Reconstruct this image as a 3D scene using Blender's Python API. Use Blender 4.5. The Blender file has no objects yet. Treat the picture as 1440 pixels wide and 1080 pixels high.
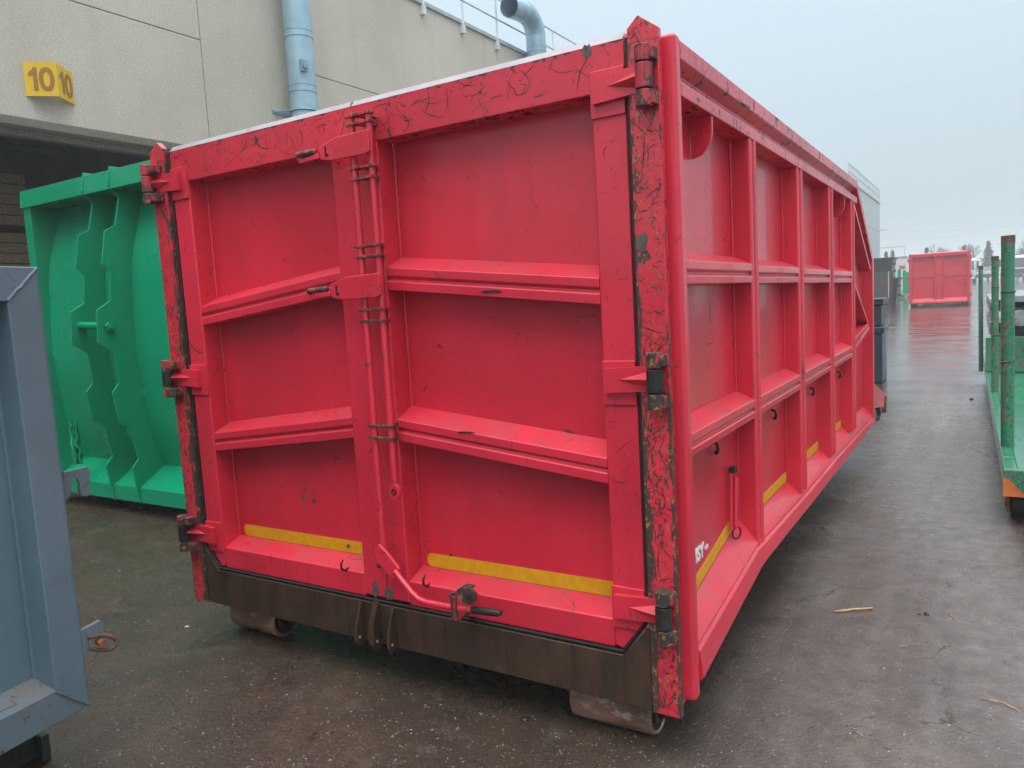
import bpy, bmesh, math, random
from mathutils import Vector, Matrix, noise as mnoise
random.seed(7)
R = math.radians
SC = bpy.context.scene
COL = SC.collection

# ---------------------------------------------------------------- camera
CAM = Vector((0.8139, -2.2592, 1.5446)); YAW, PITCH, ROLL, FPX = 0.5554, -0.1046, -0.0564, 1064.24
FWD = Vector((-math.sin(YAW)*math.cos(PITCH), math.cos(YAW)*math.cos(PITCH), math.sin(PITCH)))
RGT0 = Vector((math.cos(YAW), math.sin(YAW), 0)); UP0 = RGT0.cross(FWD)
RGT = RGT0*math.cos(ROLL) + UP0*math.sin(ROLL); UPV = UP0*math.cos(ROLL) - RGT0*math.sin(ROLL)
cd = bpy.data.cameras.new('camera'); cam = bpy.data.objects.new('camera', cd); COL.objects.link(cam)
cd.sensor_fit = 'HORIZONTAL'; cd.sensor_width = 36; cd.lens = FPX/1440*36; cd.clip_start = .05; cd.clip_end = 3000
cam.matrix_world = Matrix.Translation(CAM) @ Matrix((RGT, UPV, -FWD)).transposed().to_4x4()
SC.camera = cam
def ray(a, b): return RGT*((a-720)/FPX) - UPV*((b-540)/FPX) + FWD
def onx(a, b, x): d = ray(a, b); return CAM + d*((x-CAM.x)/d.x)
def ony(a, b, y): d = ray(a, b); return CAM + d*((y-CAM.y)/d.y)
def onz(a, b, z): d = ray(a, b); return CAM + d*((z-CAM.z)/d.z)
def gz(y): return 0 if y < 8 else .0115*(min(y, 130)-8)          # the yard climbs very gently

# ---------------------------------------------------------------- world, sun, exposure
world = bpy.data.worlds.new('World'); SC.world = world; world.use_nodes = True
nt = world.node_tree; nt.nodes.clear()
SUN_EL, SUN_AZ = R(70), R(155)      # somewhere behind thick cloud, high behind the camera
out = nt.nodes.new('ShaderNodeOutputWorld'); bg = nt.nodes.new('ShaderNodeBackground')
sky = nt.nodes.new('ShaderNodeTexSky'); sky.sky_type = 'NISHITA'; sky.sun_disc = False
sky.sun_elevation = SUN_EL; sky.sun_rotation = SUN_AZ; sky.dust_density = 6; sky.air_density = 1.5
tc = nt.nodes.new('ShaderNodeTexCoord'); sx = nt.nodes.new('ShaderNodeSeparateXYZ')
mr = nt.nodes.new('ShaderNodeMapRange'); mr.inputs[1].default_value = 0; mr.inputs[2].default_value = 1
mr.inputs[3].default_value = 0; mr.inputs[4].default_value = 1
ramp = nt.nodes.new('ShaderNodeValToRGB')                         # overcast sky kept dim in view; zenith raised above the frame to brighten the scene
ramp.color_ramp.interpolation = 'EASE'
ramp.color_ramp.elements[0].color = (.325, .405, .450, 1); ramp.color_ramp.elements[0].position = 0
ramp.color_ramp.elements[1].color = (2.2, 2.3, 2.35, 1); ramp.color_ramp.elements[1].position = 1
e_ = ramp.color_ramp.elements.new(.40); e_.color = (.475, .58, .655, 1)
mix = nt.nodes.new('ShaderNodeMix'); mix.data_type = 'RGBA'; mix.inputs[0].default_value = .02
nt.links.new(tc.outputs['Generated'], sx.inputs[0]); nt.links.new(sx.outputs[2], mr.inputs[0])
nt.links.new(mr.outputs[0], ramp.inputs[0]); nt.links.new(ramp.outputs[0], mix.inputs[6])
nt.links.new(sky.outputs[0], mix.inputs[7]); nt.links.new(mix.outputs[2], bg.inputs[0])
bg.inputs[1].default_value = 1.0
nt.links.new(bg.outputs[0], out.inputs[0])
sl = bpy.data.lights.new('sun', 'SUN'); sl.energy = 1.5; sl.angle = R(50); sl.color = (1, .97, .93)
so = bpy.data.objects.new('sun', sl); COL.objects.link(so)
sd = Vector((math.sin(SUN_AZ)*math.cos(SUN_EL), math.cos(SUN_AZ)*math.cos(SUN_EL), math.sin(SUN_EL)))
so.rotation_euler = (-sd).to_track_quat('-Z', 'Y').to_euler(); so.location = (0, 0, 30)
SC.view_settings.view_transform = 'Standard'; SC.view_settings.look = 'None'
SC.view_settings.exposure = 0.42; SC.view_settings.gamma = 1
SC.render.engine = 'CYCLES'; SC.cycles.use_denoising = True; SC.cycles.adaptive_threshold = .03
SC.cycles.max_bounces = 4; SC.cycles.volume_bounces = 1; SC.cycles.diffuse_bounces = 3; SC.cycles.glossy_bounces = 2

# ---------------------------------------------------------------- materials
class Mt:
    def __init__(s, name):
        s.m = bpy.data.materials.new(name); s.m.use_nodes = True
        s.t = s.m.node_tree; s.b = s.t.nodes['Principled BSDF']
        s.co = s.new('ShaderNodeTexCoord').outputs['Object']
    def new(s, k): return s.t.nodes.new(k)
    def set(s, sock, v):
        if hasattr(v, 'links') or isinstance(v, bpy.types.NodeSocket): s.t.links.new(v, sock)
        elif isinstance(v, tuple) and len(v) == 3 and sock.type == 'RGBA': sock.default_value = (*v, 1)
        else: sock.default_value = v
    def mapping(s, scale=(1, 1, 1), loc=(0, 0, 0), rot=(0, 0, 0), co=None):
        n = s.new('ShaderNodeMapping'); s.set(n.inputs[0], co or s.co); n.inputs[1].default_value = loc
        n.inputs[2].default_value = rot; n.inputs[3].default_value = scale; return n.outputs[0]
    def noise(s, scale, detail=3, rough=.55, co=None, col=False, dist=0):
        n = s.new('ShaderNodeTexNoise'); s.set(n.inputs['Vector'], co or s.co)
        n.inputs['Scale'].default_value = scale; n.inputs['Detail'].default_value = detail
        n.inputs['Roughness'].default_value = rough; n.inputs['Distortion'].default_value = dist
        return n.outputs[1 if col else 0]
    def vor(s, scale, feat='F1', co=None, o=0, rnd=1):
        n = s.new('ShaderNodeTexVoronoi'); n.feature = feat; s.set(n.inputs['Vector'], co or s.co)
        n.inputs['Scale'].default_value = scale; n.inputs['Randomness'].default_value = rnd; return n.outputs[o]
    def math(s, op, a, b=0, c=0):
        n = s.new('ShaderNodeMath'); n.operation = op
        for i, v in enumerate((a, b, c)): s.set(n.inputs[i], v)
        return n.outputs[0]
    def step(s, v, lo, hi, a=0., b=1.):
        n = s.new('ShaderNodeMapRange'); n.interpolation_type = 'SMOOTHSTEP'; s.set(n.inputs[0], v)
        for i, q in enumerate((lo, hi, a, b)): n.inputs[i+1].default_value = q
        return n.outputs[0]
    def mix(s, f, a, b, mode='MIX'):
        n = s.new('ShaderNodeMix'); n.data_type = 'RGBA'; n.blend_type = mode
        s.set(n.inputs[0], f); s.set(n.inputs[6], a); s.set(n.inputs[7], b); return n.outputs[2]
    def fmix(s, f, a, b):
        n = s.new('ShaderNodeMix'); s.set(n.inputs[0], f); s.set(n.inputs[2], a); s.set(n.inputs[3], b); return n.outputs[0]
    def sep(s, v):
        n = s.new('ShaderNodeSeparateXYZ'); s.set(n.inputs[0], v); return n.outputs
    def add(s, a, b):
        n = s.new('ShaderNodeVectorMath'); n.operation = 'ADD'; s.set(n.inputs[0], a); s.set(n.inputs[1], b); return n.outputs[0]
    def scale(s, a, k):
        n = s.new('ShaderNodeVectorMath'); n.operation = 'SCALE'; s.set(n.inputs[0], a); n.inputs[3].default_value = k; return n.outputs[0]
    def bump(s, h, strength=.3, dist=.01, nrm=None):
        n = s.new('ShaderNodeBump'); n.inputs['Strength'].default_value = strength; n.inputs['Distance'].default_value = dist
        s.set(n.inputs['Height'], h)
        if nrm is not None: s.set(n.inputs['Normal'], nrm)
        return n.outputs[0]
    def fin(s, col, rough=.5, metal=0., nrm=None, spec=.5, coat=0.):
        s.set(s.b.inputs['Base Color'], col); s.set(s.b.inputs['Roughness'], rough); s.set(s.b.inputs['Metallic'], metal)
        s.b.inputs['Specular IOR Level'].default_value = spec; s.b.inputs['Coat Weight'].default_value = coat
        if nrm is not None: s.set(s.b.inputs['Normal'], nrm)
        return s.m

def paint(name, base, wear=.3, dirt=.25, under=(.026, .023, .022), rough=.34, flake=None, edge=None, seed=0., streak=.5, spark=0., coat=.25):
    """worn enamel on steel; wear 0..1 how much is scratched; flake adds big bare patches"""
    m = Mt(name); off = m.mapping(loc=(seed, seed*1.7, seed*.6))
    big = m.noise(1.6, 3, .6, off); fine = m.noise(38, 2, .6, off)
    st = m.noise(1, 3, .65, m.mapping(scale=(16, 16, .9), loc=(seed, 0, 0)))
    dark = tuple(c*.84 for c in base); lite = tuple(min(1, c*1.08+.003) for c in base)
    col = m.mix(m.step(big, .3, .7), dark, lite)
    col = m.mix(m.step(st, .48, .78, 0, streak), col, tuple(c*.78+.004 for c in base))
    # settled grime on faces that look up
    g = m.new('ShaderNodeNewGeometry'); nz = m.sep(g.outputs['Normal'])[2]
    up = m.math('MULTIPLY', m.step(nz, .35, .95), m.step(m.noise(7, 5, .65, off), .35, .7))
    # scratches: contour lines of warped noise broken into strokes
    warp = m.add(off, m.scale(m.noise(4, 1, .5, off, col=True), .16))
    lines = None
    for k, (sc, w) in enumerate(((6.5, .0035), (10., .0045), (17., .006))):
        if k == 1:
            n1 = m.noise(sc, 1, .4, m.mapping(scale=(1, 1, .55), loc=(k*3.1+seed, k*1.3, 0), co=warp))
            l = m.step(m.math('ABSOLUTE', m.math('SUBTRACT', n1, .5)), w*.4, w*1.4, 1, 0)
        else:
            brk = m.step(m.noise(15+9*k, 2, .5, m.mapping(loc=(k, 4+seed, 2))), .44, .54)
            l = m.math('MULTIPLY', brk, m.step(m.vor(sc*1.25, 'DISTANCE_TO_EDGE', m.mapping(scale=(1.7, 1.7, .55) if k else (.8, .8, 1.15), rot=(0, .5-.8*k, 0), loc=(k*3.1+seed, k*1.3, 0), co=warp)), .006, .020+.008*(k > 0), 1, 0))
        msk = m.step(m.noise(5.5+2*k, 2, .5, m.mapping(loc=(9+k*5+seed, 2, k), co=off)), .66-.26*wear, .74-.26*wear)
        l = m.math('MULTIPLY', l, msk); lines = l if lines is None else m.math('MAXIMUM', lines, l)
    chips = m.math('MULTIPLY', m.step(m.noise(46, 3, .6, off), .70-.06*wear, .725-.06*wear), m.step(m.noise(3.1, 2, .5, m.mapping(loc=(4+seed, 7, 1))), .55-.2*wear, .7-.2*wear))
    pits = m.math('MULTIPLY', m.step(m.vor(26, co=off), .10, .055), m.step(m.noise(2.3, 3, .5, m.mapping(loc=(2, seed, 5))), .60-.12*wear, .68-.1*wear))
    bare = m.math('MAXIMUM', m.math('MAXIMUM', lines, chips), pits) if wear > .05 else m.math('MULTIPLY', lines, .5)
    if flake:
        fl = m.noise(9, 5, .68, m.mapping(scale=(2.2, 2.2, .8), loc=(seed+3, 1, 0), co=warp))
        bare = m.math('MAXIMUM', bare, m.step(fl, flake, flake+.03))
    if spark > .3:
        fk = m.noise(58, 3, .6, m.mapping(scale=(1.6, 1.6, .6), loc=(seed, 5, 3), co=warp))
        grainy = m.math('MULTIPLY', m.step(fk, .545, .575), m.step(m.math('SUBTRACT', m.noise(2.4, 2, .5, m.mapping(loc=(seed, 3, 8))), m.math('MULTIPLY', m.sep(m.co)[2], .07)), .26, .42))
    if edge == 'post':          # rubbed strips up both edges of the corner post
        xr = m.math('SUBTRACT', m.math('ABSOLUTE', m.math('ADD', m.sep(m.co)[0], 1.25)), 1.25)
        vs = m.noise(1, 5, .75, m.mapping(scale=(60, 60, 9)))
        zlow = m.math('MULTIPLY', m.step(m.sep(m.co)[2], .4, 2.2, .12, -.05), 1)
        ein = m.step(m.math('ADD', m.math('ADD', vs, zlow), m.step(xr, -.098, -.055, .10, -.22)), .52, .56)
        eout = m.step(m.math('ADD', m.math('ADD', vs, zlow), m.step(xr, -.018, -.002, -.25, .03)), .54, .58)
        bare = m.math('MAXIMUM', bare, m.math('MAXIMUM', ein, eout))
    if edge == 'rail':
        zz_ = m.sep(m.co)[2]; en = m.noise(1, 4, .7, m.mapping(scale=(26, 26, 40)))
        e1 = m.step(m.math('ADD', en, m.math('MAXIMUM', m.step(zz_, 2.300, 2.334, -.2, .10), m.step(zz_, 2.186, 2.200, .06, -.2))), .60, .64)
        bare = m.math('MAXIMUM', bare, e1)
    yel = m.mix(m.step(m.noise(30, 2, .5, off), .62, .66, 0, spark), under, (.42, .17, .03))
    grime = m.mix(m.math('MULTIPLY', up, dirt), col, (.16, .12, .11))
    c = m.mix(bare, grime, yel)
    if spark > .3: c = m.mix(m.math('MULTIPLY', grainy, .8), c, m.mix(m.step(fine, .50, .62), (.030, .020, .018), (.40, .17, .04)))
    r = m.fmix(bare, m.step(fine, .3, .8, rough-.02, rough+.05), .7)
    return m.fin(c, r, 0., m.bump(m.noise(3.2, 1, .4), .06, .006), .5, coat)

def plain(name, c, rough=.5, var=.25, scale=4., metal=0., bump=.0, bscale=60., dirt=None, dthr=.55, spec=.5, stretch=(1, 1, 1)):
    m = Mt(name); co = m.mapping(scale=stretch)
    n = m.noise(scale, 5, .6, co)
    col = m.mix(m.step(n, .3, .7), tuple(x*(1-var) for x in c), tuple(min(1, x*(1+var)) for x in c))
    if dirt: col = m.mix(m.step(m.noise(scale*1.7, 5, .7, co), dthr, dthr+.12, 0, .85), col, dirt)
    nr = m.bump(m.noise(bscale, 4, .6), bump, .01) if bump else None
    return m.fin(col, m.step(n, .2, .8, max(.03, rough-.08), rough+.08), metal, nr, spec)

RED = (.61, .019, .046)
MAT = {}
MAT['red'] = paint('red_enamel', RED, .30)
MAT['red_side'] = paint('red_enamel_side', RED, .16, .35, seed=3.3)
MAT['red_panel'] = paint('red_enamel_panel', (.59, .017, .042), .14, .2, seed=1.1)
MAT['red_worn'] = paint('red_enamel_scratched', RED, .45, .3, seed=5.2, spark=.15)
MAT['red_rail'] = paint('red_enamel_scraped_rail', RED, .40, .3, seed=5.2, edge='rail')
MAT['red_post'] = paint('red_enamel_flaking', RED, .75, .3, flake=.60, edge='post', under=(.050, .029, .021), seed=2.4, spark=.75, streak=.7)
MAT['red_top'] = paint('red_enamel_rubbed_top', RED, .75, .8, flake=.60, seed=6.1, spark=.2)
MAT['hinge'] = paint('hinge_iron', (.40, .02, .035), 1.0, .4, under=(.03, .026, .025), flake=.46, seed=7.7, spark=.5, rough=.5, coat=0)
MAT['iron'] = plain('dark_greasy_iron', (.020, .017, .016), .5, .4, 20, .0, .2, 90, (.07, .03, .018), .60, spec=.35)
MAT['seal'] = plain('black_rubber_seal', (.012, .012, .012), .6, .3, 30, spec=.2)
MAT['yellow'] = plain('yellow_reflective_tape', (.60, .30, .006), .42, .10, 30, 0, .08, 260)
MAT['grey_tape'] = plain('grey_bare_steel', (.22, .23, .24), .5, .3, 14)
m = Mt('brown_rusty_sill')
st = m.noise(1, 6, .72, m.mapping(scale=(17, 17, 3.2))); b_ = m.noise(7, 6, .7)
c = m.mix(m.step(st, .3, .7), (.026, .016, .011), (.068, .034, .020)); c = m.mix(m.step(b_, .5, .75, 0, .7), c, (.032, .023, .018))
c = m.mix(m.step(m.noise(60, 3, .6), .70, .73), c, (.14, .11, .09))
xs = m.sep(m.co)[0]
edge = m.math('MAXIMUM', m.step(m.math('ADD', xs, m.math('MULTIPLY', m.noise(9, 5, .7), .5)), .17, .25), 0)
c = m.mix(edge, c, (.30, .012, .022))
MAT['sill'] = m.fin(c, m.step(b_, .3, .8, .38, .62), 0, m.bump(m.noise(45, 4), .12, .006))
MAT['roller'] = plain('rusty_steel_roller', (.25, .135, .095), .40, .5, 9, .1, .15, 50, (.42, .34, .31), .52, stretch=(.5, 1, 1))
GRN = (.001, .215, .095)
MAT['green'] = plain('green_enamel', (.001, .265, .130), .26, .06, 1.2)
MAT['green_worn'] = paint('green_enamel_worn', (.006, .20, .11), 1.0, .4, under=(.15, .125, .10), flake=.57, seed=4.4, spark=.5, coat=0)
MAT['green_deck'] = paint('green_deck_wet', (.006, .19, .10), .3, .3, under=(.14, .09, .06), flake=.66, seed=9.4, rough=.16, coat=0)
MAT['blue'] = paint('blue_grey_enamel', (.110, .175, .212), .10, .35, under=(.06, .05, .045), seed=2.9, streak=.35, rough=.42, coat=0)
MAT['blue_dirty'] = paint('blue_grey_enamel_stained', (.11, .155, .178), .5, .9, under=(.07, .06, .04), flake=.62, seed=1.9, streak=.8, rough=.5, coat=0)
MAT['skid'] = plain('mossy_dark_steel', (.022, .028, .026), .6, .5, 12, 0, .3, 60, (.05, .045, .03), .55)
MAT['rust'] = plain('orange_rust', (.20, .075, .028), .75, .5, 25, 0, .3, 90, (.06, .03, .02), .55)
MAT['galv'] = plain('galvanised_blue_duct', (.30, .46, .545), .38, .12, 3, .25)
MAT['seam'] = plain('duct_seam', (.19, .31, .38), .5, .1, 3, .2)
MAT['white'] = plain('white_paint', (.62, .66, .68), .5, .1, 6)
MAT['coping'] = plain('grey_coping', (.36, .41, .42), .5, .12, 3)
MAT['dark'] = plain('brown_interior', (.20, .12, .095), .8, .3, 1)
MAT['ceil'] = plain('grey_ceiling', (.17, .19, .205), .8, .2, 1)
MAT['timber'] = plain('brown_timber', (.36, .24, .15), .75, .4, 6, stretch=(1, 4, 6))
MAT['navy'] = plain('dark_blue_plastic', (.018, .035, .055), .35, .15, 5)
MAT['black_pl'] = plain('black_plastic', (.022, .024, .028), .4, .2, 5)
MAT['crate'] = plain('brown_grey_crate', (.06, .044, .046), .7, .35, 9, 0, .2, 40, stretch=(1, 1, 5))
MAT['strap'] = plain('pale_strap', (.45, .44, .44), .5, .1, 5)
MAT['steel'] = plain('grey_wet_steel', (.30, .31, .32), .3, .25, 6, .5)
MAT['glass'] = plain('cab_glass', (.05, .07, .08), .08, .1, 2)
MAT['tyre'] = plain('black_tyre', (.02, .02, .02), .8, .2, 8)
MAT['truck'] = plain('white_truck_paint', (.55, .58, .60), .3, .08, 3)
MAT['grille'] = plain('dark_grille', (.035, .038, .042), .5, .2, 6)
MAT['bark'] = plain('grey_bark', (.085, .075, .065), .9, .3, 9)
MAT['needle'] = plain('dull_needles', (.075, .075, .055), .9, .35, 3)
MAT['wood'] = plain('pale_split_wood', (.42, .27, .15), .7, .3, 30, stretch=(1, 1, 1))
MAT['straw'] = plain('dry_stalk', (.36, .22, .11), .8, .3, 30)
MAT['edge'] = plain('pale_sky_sheen', (.30, .26, .28), .4, .2, 5, .2, 0, 60, (.32, .12, .14), .55)  # pale colour stands in for sky reflected on the door chamfer
MAT['rust_dull'] = plain('dull_brown_rust', (.105, .062, .045), .7, .5, 25, 0, .3, 90, (.05, .035, .03), .55)
MAT['scratch'] = plain('scratched_bare_steel', (.050, .031, .027), .6, .5, 12, spec=.3)
MAT['old_paint'] = plain('old_yellow_undercoat', (.42, .19, .045), .6, .4, 30, spec=.3)
MAT['grey_brown'] = plain('bare_grey_brown_steel', (.085, .068, .058), .6, .4, 40)
MAT['stone'] = plain('dark_wet_stone', (.022, .022, .023), .35, .4, 30, 0, .4, 60)
MAT['grit'] = plain('pale_grit', (.30, .27, .25), .7, .5, 8)
MAT['pebble'] = plain('brown_grit', (.085, .068, .058), .6, .5, 8)
MAT['orange'] = plain('orange_primer', (.48, .13, .025), .55, .3, 12, 0, 0, 60, (.10, .05, .03), .58)
MAT['sign'] = plain('yellow_sign_plate', (.72, .44, .012), .45, .06, 4)
MAT['sign_ink'] = plain('brown_sign_lettering', (.33, .15, .015), .55, .12, 40)
MAT['white_ink'] = plain('white_lettering', (.75, .72, .72), .5, .05, 20)

# pebbledash precast wall
m = Mt('pebbledash_concrete')
n1 = m.noise(.55, 5, .6); n2 = m.noise(42, 3, .75); st = m.noise(1, 5, .6, m.mapping(scale=(2, 2.2, .16)))
c = m.mix(m.step(n1, .3, .7), (.49, .44, .365), (.57, .53, .455))
c = m.mix(m.step(n2, .40, .62, 0, .5), c, (.37, .335, .285)); c = m.mix(m.step(m.noise(45, 2, .6), .60, .66), c, (.66, .63, .57))
c = m.mix(m.step(st, .5, .8, 0, .35), c, (.36, .335, .295))
MAT['wall'] = m.fin(c, .85, 0, m.bump(n2, .25, .010), .3)
m = Mt('concrete_reveal')
c = m.mix(m.step(m.noise(45, 4, .7), .35, .65), (.16, .15, .135), (.33, .31, .28)); MAT['reveal'] = m.fin(c, .9, 0, m.bump(m.noise(50, 3), .5, .01), .3)

# wet asphalt yard
m = Mt('wet_asphalt')
n0 = m.noise(.33, 4, .55); n1 = m.noise(1.7, 6, .62); n2 = m.noise(9, 5, .65); n3 = m.noise(70, 4, .65)
yy = m.sep(m.co)[1]; xx = m.sep(m.co)[0]
c = m.mix(m.step(n1, .32, .68), (.033, .021, .015), (.070, .047, .034))
c = m.mix(m.step(n0, .42, .66, 0, .75), c, (.062, .048, .038))
c = m.mix(m.step(n2, .50, .75, 0, .65), c, (.026, .020, .017))
c = m.mix(m.math('MULTIPLY', m.step(m.noise(2.6, 4, .6, m.mapping(loc=(5, 3, 0))), .60, .72), .5), c, (.105, .058, .036))      # rust bleed
c = m.mix(m.math('MULTIPLY', m.step(m.noise(1.1, 4, .6, m.mapping(loc=(15, 8, 0))), .58, .72), .45), c, (.035, .043, .030))    # algae
c = m.mix(m.step(n3, .54, .70, 0, .9), c, (.018, .015, .014))
sp = m.vor(95, co=m.co); spc = m.sep(m.vor(95, co=m.co, o=1))
speck = m.math('MULTIPLY', m.step(sp, .34, .22), m.step(spc[0], .86, .90))
c = m.mix(m.math('MULTIPLY', speck, m.step(spc[1], 0, 1, .15, .8)), c, (.24, .205, .18))
sp2 = m.vor(38, co=m.co); spd = m.sep(m.vor(38, co=m.co, o=1))
c = m.mix(m.math('MULTIPLY', m.step(sp2, .26, .18), m.step(spd[0], .90, .93)), c, (.20, .165, .145))
# wet sheen put into the colour: driven lane on the right paler, in tyre-track bands
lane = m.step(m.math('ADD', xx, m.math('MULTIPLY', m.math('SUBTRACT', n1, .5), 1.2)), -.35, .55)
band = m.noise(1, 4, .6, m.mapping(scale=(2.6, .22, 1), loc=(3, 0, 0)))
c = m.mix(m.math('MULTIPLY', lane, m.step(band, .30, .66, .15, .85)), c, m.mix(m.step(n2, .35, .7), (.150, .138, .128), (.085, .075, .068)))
# fine cracks in the old surfacing
wc = m.add(m.co, m.scale(m.noise(2.2, 4, .65, col=True), .55))
cr = m.step(m.vor(1.9, 'DISTANCE_TO_EDGE', wc), .004, .016, 1, 0)
cr = m.math('MULTIPLY', cr, m.step(m.noise(1.6, 3, .6, m.mapping(loc=(2, 9, 0))), .54, .62))
c = m.mix(m.math('MULTIPLY', cr, .85), c, (.012, .011, .010))
pk = m.math('MULTIPLY', m.step(m.vor(11, 'DISTANCE_TO_EDGE', wc), .02, .06, 1, 0), m.step(m.noise(3.4, 4, .65, m.mapping(loc=(7, 1, 0))), .55, .63))
pk = m.math('MULTIPLY', pk, m.step(m.noise(17, 3, .6), .45, .55))
c = m.mix(m.math('MULTIPLY', pk, .9), c, (.014, .012, .011))
c = m.mix(m.math('MULTIPLY', m.step(m.noise(4.5, 5, .7, m.mapping(loc=(3, 3, 0))), .56, .64), .55), c, (.085, .066, .053))
# slab joints across the lane further out
jn = m.math('PINGPONG', m.math('ADD', yy, m.math('MULTIPLY', n1, .12)), 3.1)
jt = m.math('MULTIPLY', m.step(jn, .012, .035, 1, 0), m.step(yy, 5, 7))
c = m.mix(m.math('MULTIPLY', jt, .7), c, (.02, .02, .02))
wet = m.step(m.math('ADD', n0, m.math('MULTIPLY', m.math('SUBTRACT', n1, .5), .5)), .36, .62)
far = m.step(m.math('ADD', yy, m.math('MULTIPLY', m.math('SUBTRACT', n0, .5), 7)), 2, 12)
film = m.math('MAXIMUM', far, m.math('MULTIPLY', wet, .55))
rg = m.fmix(film, m.step(n2, .25, .75, .26, .46), m.step(m.noise(1, 4, .65, m.mapping(scale=(.7, 1.9, 1), rot=(0, 0, .5))), .36, .64, .05, .26))
h = m.math('ADD', m.math('MULTIPLY', n3, .55), m.math('MULTIPLY', n2, .45)); 
bn = m.new('ShaderNodeBump'); bn.inputs['Distance'].default_value = .018; m.set(bn.inputs['Height'], h)
m.set(bn.inputs['Strength'], m.fmix(far, .55, .10))
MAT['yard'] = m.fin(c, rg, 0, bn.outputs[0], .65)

# ---------------------------------------------------------------- mesh helpers
class MB:
    def __init__(s): s.v = []; s.f = []
    def add(s, vs, fs):
        o = len(s.v); s.v += [tuple(v) for v in vs]; s.f += [[i+o for i in f] for f in fs]; return s
    def box(s, x0, x1, y0, y1, z0, z1):
        return s.add([(x, y, z) for z in (z0, z1) for y in (y0, y1) for x in (x0, x1)],
                     [(0, 2, 3, 1), (4, 5, 7, 6), (0, 1, 5, 4), (2, 6, 7, 3), (0, 4, 6, 2), (1, 3, 7, 5)])
    def hexa(s, p): return s.add(p, [(0, 3, 2, 1), (4, 5, 6, 7), (0, 1, 5, 4), (1, 2, 6, 5), (2, 3, 7, 6), (3, 0, 4, 7)])
    def loft(s, rings, caps=True, closed=True):
        n = len(rings[0]); fs = []
        for k in range(len(rings)-1):
            for i in range(n if closed else n-1):
                j = (i+1) % n; fs.append((k*n+i, k*n+j, (k+1)*n+j, (k+1)*n+i))
        if caps: fs += [tuple(range(n))[::-1], tuple(range((len(rings)-1)*n, len(rings)*n))]
        return s.add([p for r in rings for p in r], fs)
    def prism(s, poly, axis, a, b):
        f = {'x': lambda p, t: (t, p[0], p[1]), 'y': lambda p, t: (p[0], t, p[1]), 'z': lambda p, t: (p[0], p[1], t)}[axis]
        return s.loft([[f(p, a) for p in poly], [f(p, b) for p in poly]])
    def sweep(s, pts, r, n=10, caps=True):
        pts = [Vector(p) for p in pts]; rr = r if isinstance(r, (list, tuple)) else [r]*len(pts)
        rings = []; ref = None
        for i, p in enumerate(pts):
            d = (pts[min(i+1, len(pts)-1)] - pts[max(i-1, 0)]).normalized()
            if ref is None: ref = d.orthogonal().normalized()
            ref = (ref - d*ref.dot(d)).normalized(); q = d.cross(ref)
            rings.append([p + (ref*math.cos(t) + q*math.sin(t))*rr[i] for t in (2*math.pi*k/n for k in range(n))])
        return s.loft(rings, caps)
    def ring(s, c, nrm, R_, r, n=18, m_=8):
        c = Vector(c); nrm = Vector(nrm).normalized(); u = nrm.orthogonal().normalized(); w = nrm.cross(u)
        vs = []; fs = []
        for i in range(n):
            a = 2*math.pi*i/n; d = u*math.cos(a)+w*math.sin(a)
            for j in range(m_):
                b = 2*math.pi*j/m_; vs.append(c + d*(R_+r*math.cos(b)) + nrm*(r*math.sin(b)))
        for i in range(n):
            for j in range(m_):
                fs.append((i*m_+j, ((i+1) % n)*m_+j, ((i+1) % n)*m_+(j+1) % m_, i*m_+(j+1) % m_))
        return s.add(vs, fs)
    def build(s, name, mat, parent=None, bevel=0., smooth=40, mtx=None):
        me = bpy.data.meshes.new(name); vs = s.v
        if mtx is not None: vs = [mtx @ Vector(v) for v in vs]
        me.from_pydata([tuple(v) for v in vs], [], s.f)
        bm = bmesh.new(); bm.from_mesh(me); bmesh.ops.recalc_face_normals(bm, faces=bm.faces); bm.to_mesh(me); bm.free()
        me.materials.append(MAT[mat] if isinstance(mat, str) else mat)
        o = bpy.data.objects.new(name, me); COL.objects.link(o); o.parent = parent
        if parent is not None and parent.type == 'EMPTY': o.matrix_parent_inverse = Matrix.Translation(-parent.location)
        if smooth:
            me.shade_smooth(); me.set_sharp_from_angle(angle=R(smooth))
        if bevel:
            b = o.modifiers.new('edge', 'BEVEL'); b.width = bevel; b.segments = 2; b.limit_method = 'ANGLE'; b.angle_limit = R(35)
            b.harden_normals = True
        return o
def tag(o, label=None, cat=None, group=None, kind=None):
    if label: o['label'] = label
    if cat: o['category'] = cat
    if group: o['group'] = group
    if kind: o['kind'] = kind
    return o
def thing(name, label, cat, loc=(0, 0, 0), group=None):
    o = bpy.data.objects.new(name, None); COL.objects.link(o); o.empty_display_size = .2; o.location = loc
    return tag(o, label, cat, group)
def copy_tree(o, parent=None):
    c = o.copy(); COL.objects.link(c); c.parent = parent
    for ch in [x for x in bpy.data.objects if x.parent == o]: copy_tree(ch, c)
    return c
def text_mesh(body, size, bold=.0):
    cu = bpy.data.curves.new('t', 'FONT'); cu.body = body; cu.size = size; cu.offset = bold; cu.extrude = .0015
    cu.align_x = 'CENTER'; cu.align_y = 'CENTER'
    ob = bpy.data.objects.new('t', cu); COL.objects.link(ob)
    me = bpy.data.meshes.new_from_object(ob.evaluated_get(bpy.context.evaluated_depsgraph_get()))
    bpy.data.objects.remove(ob); return me

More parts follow.
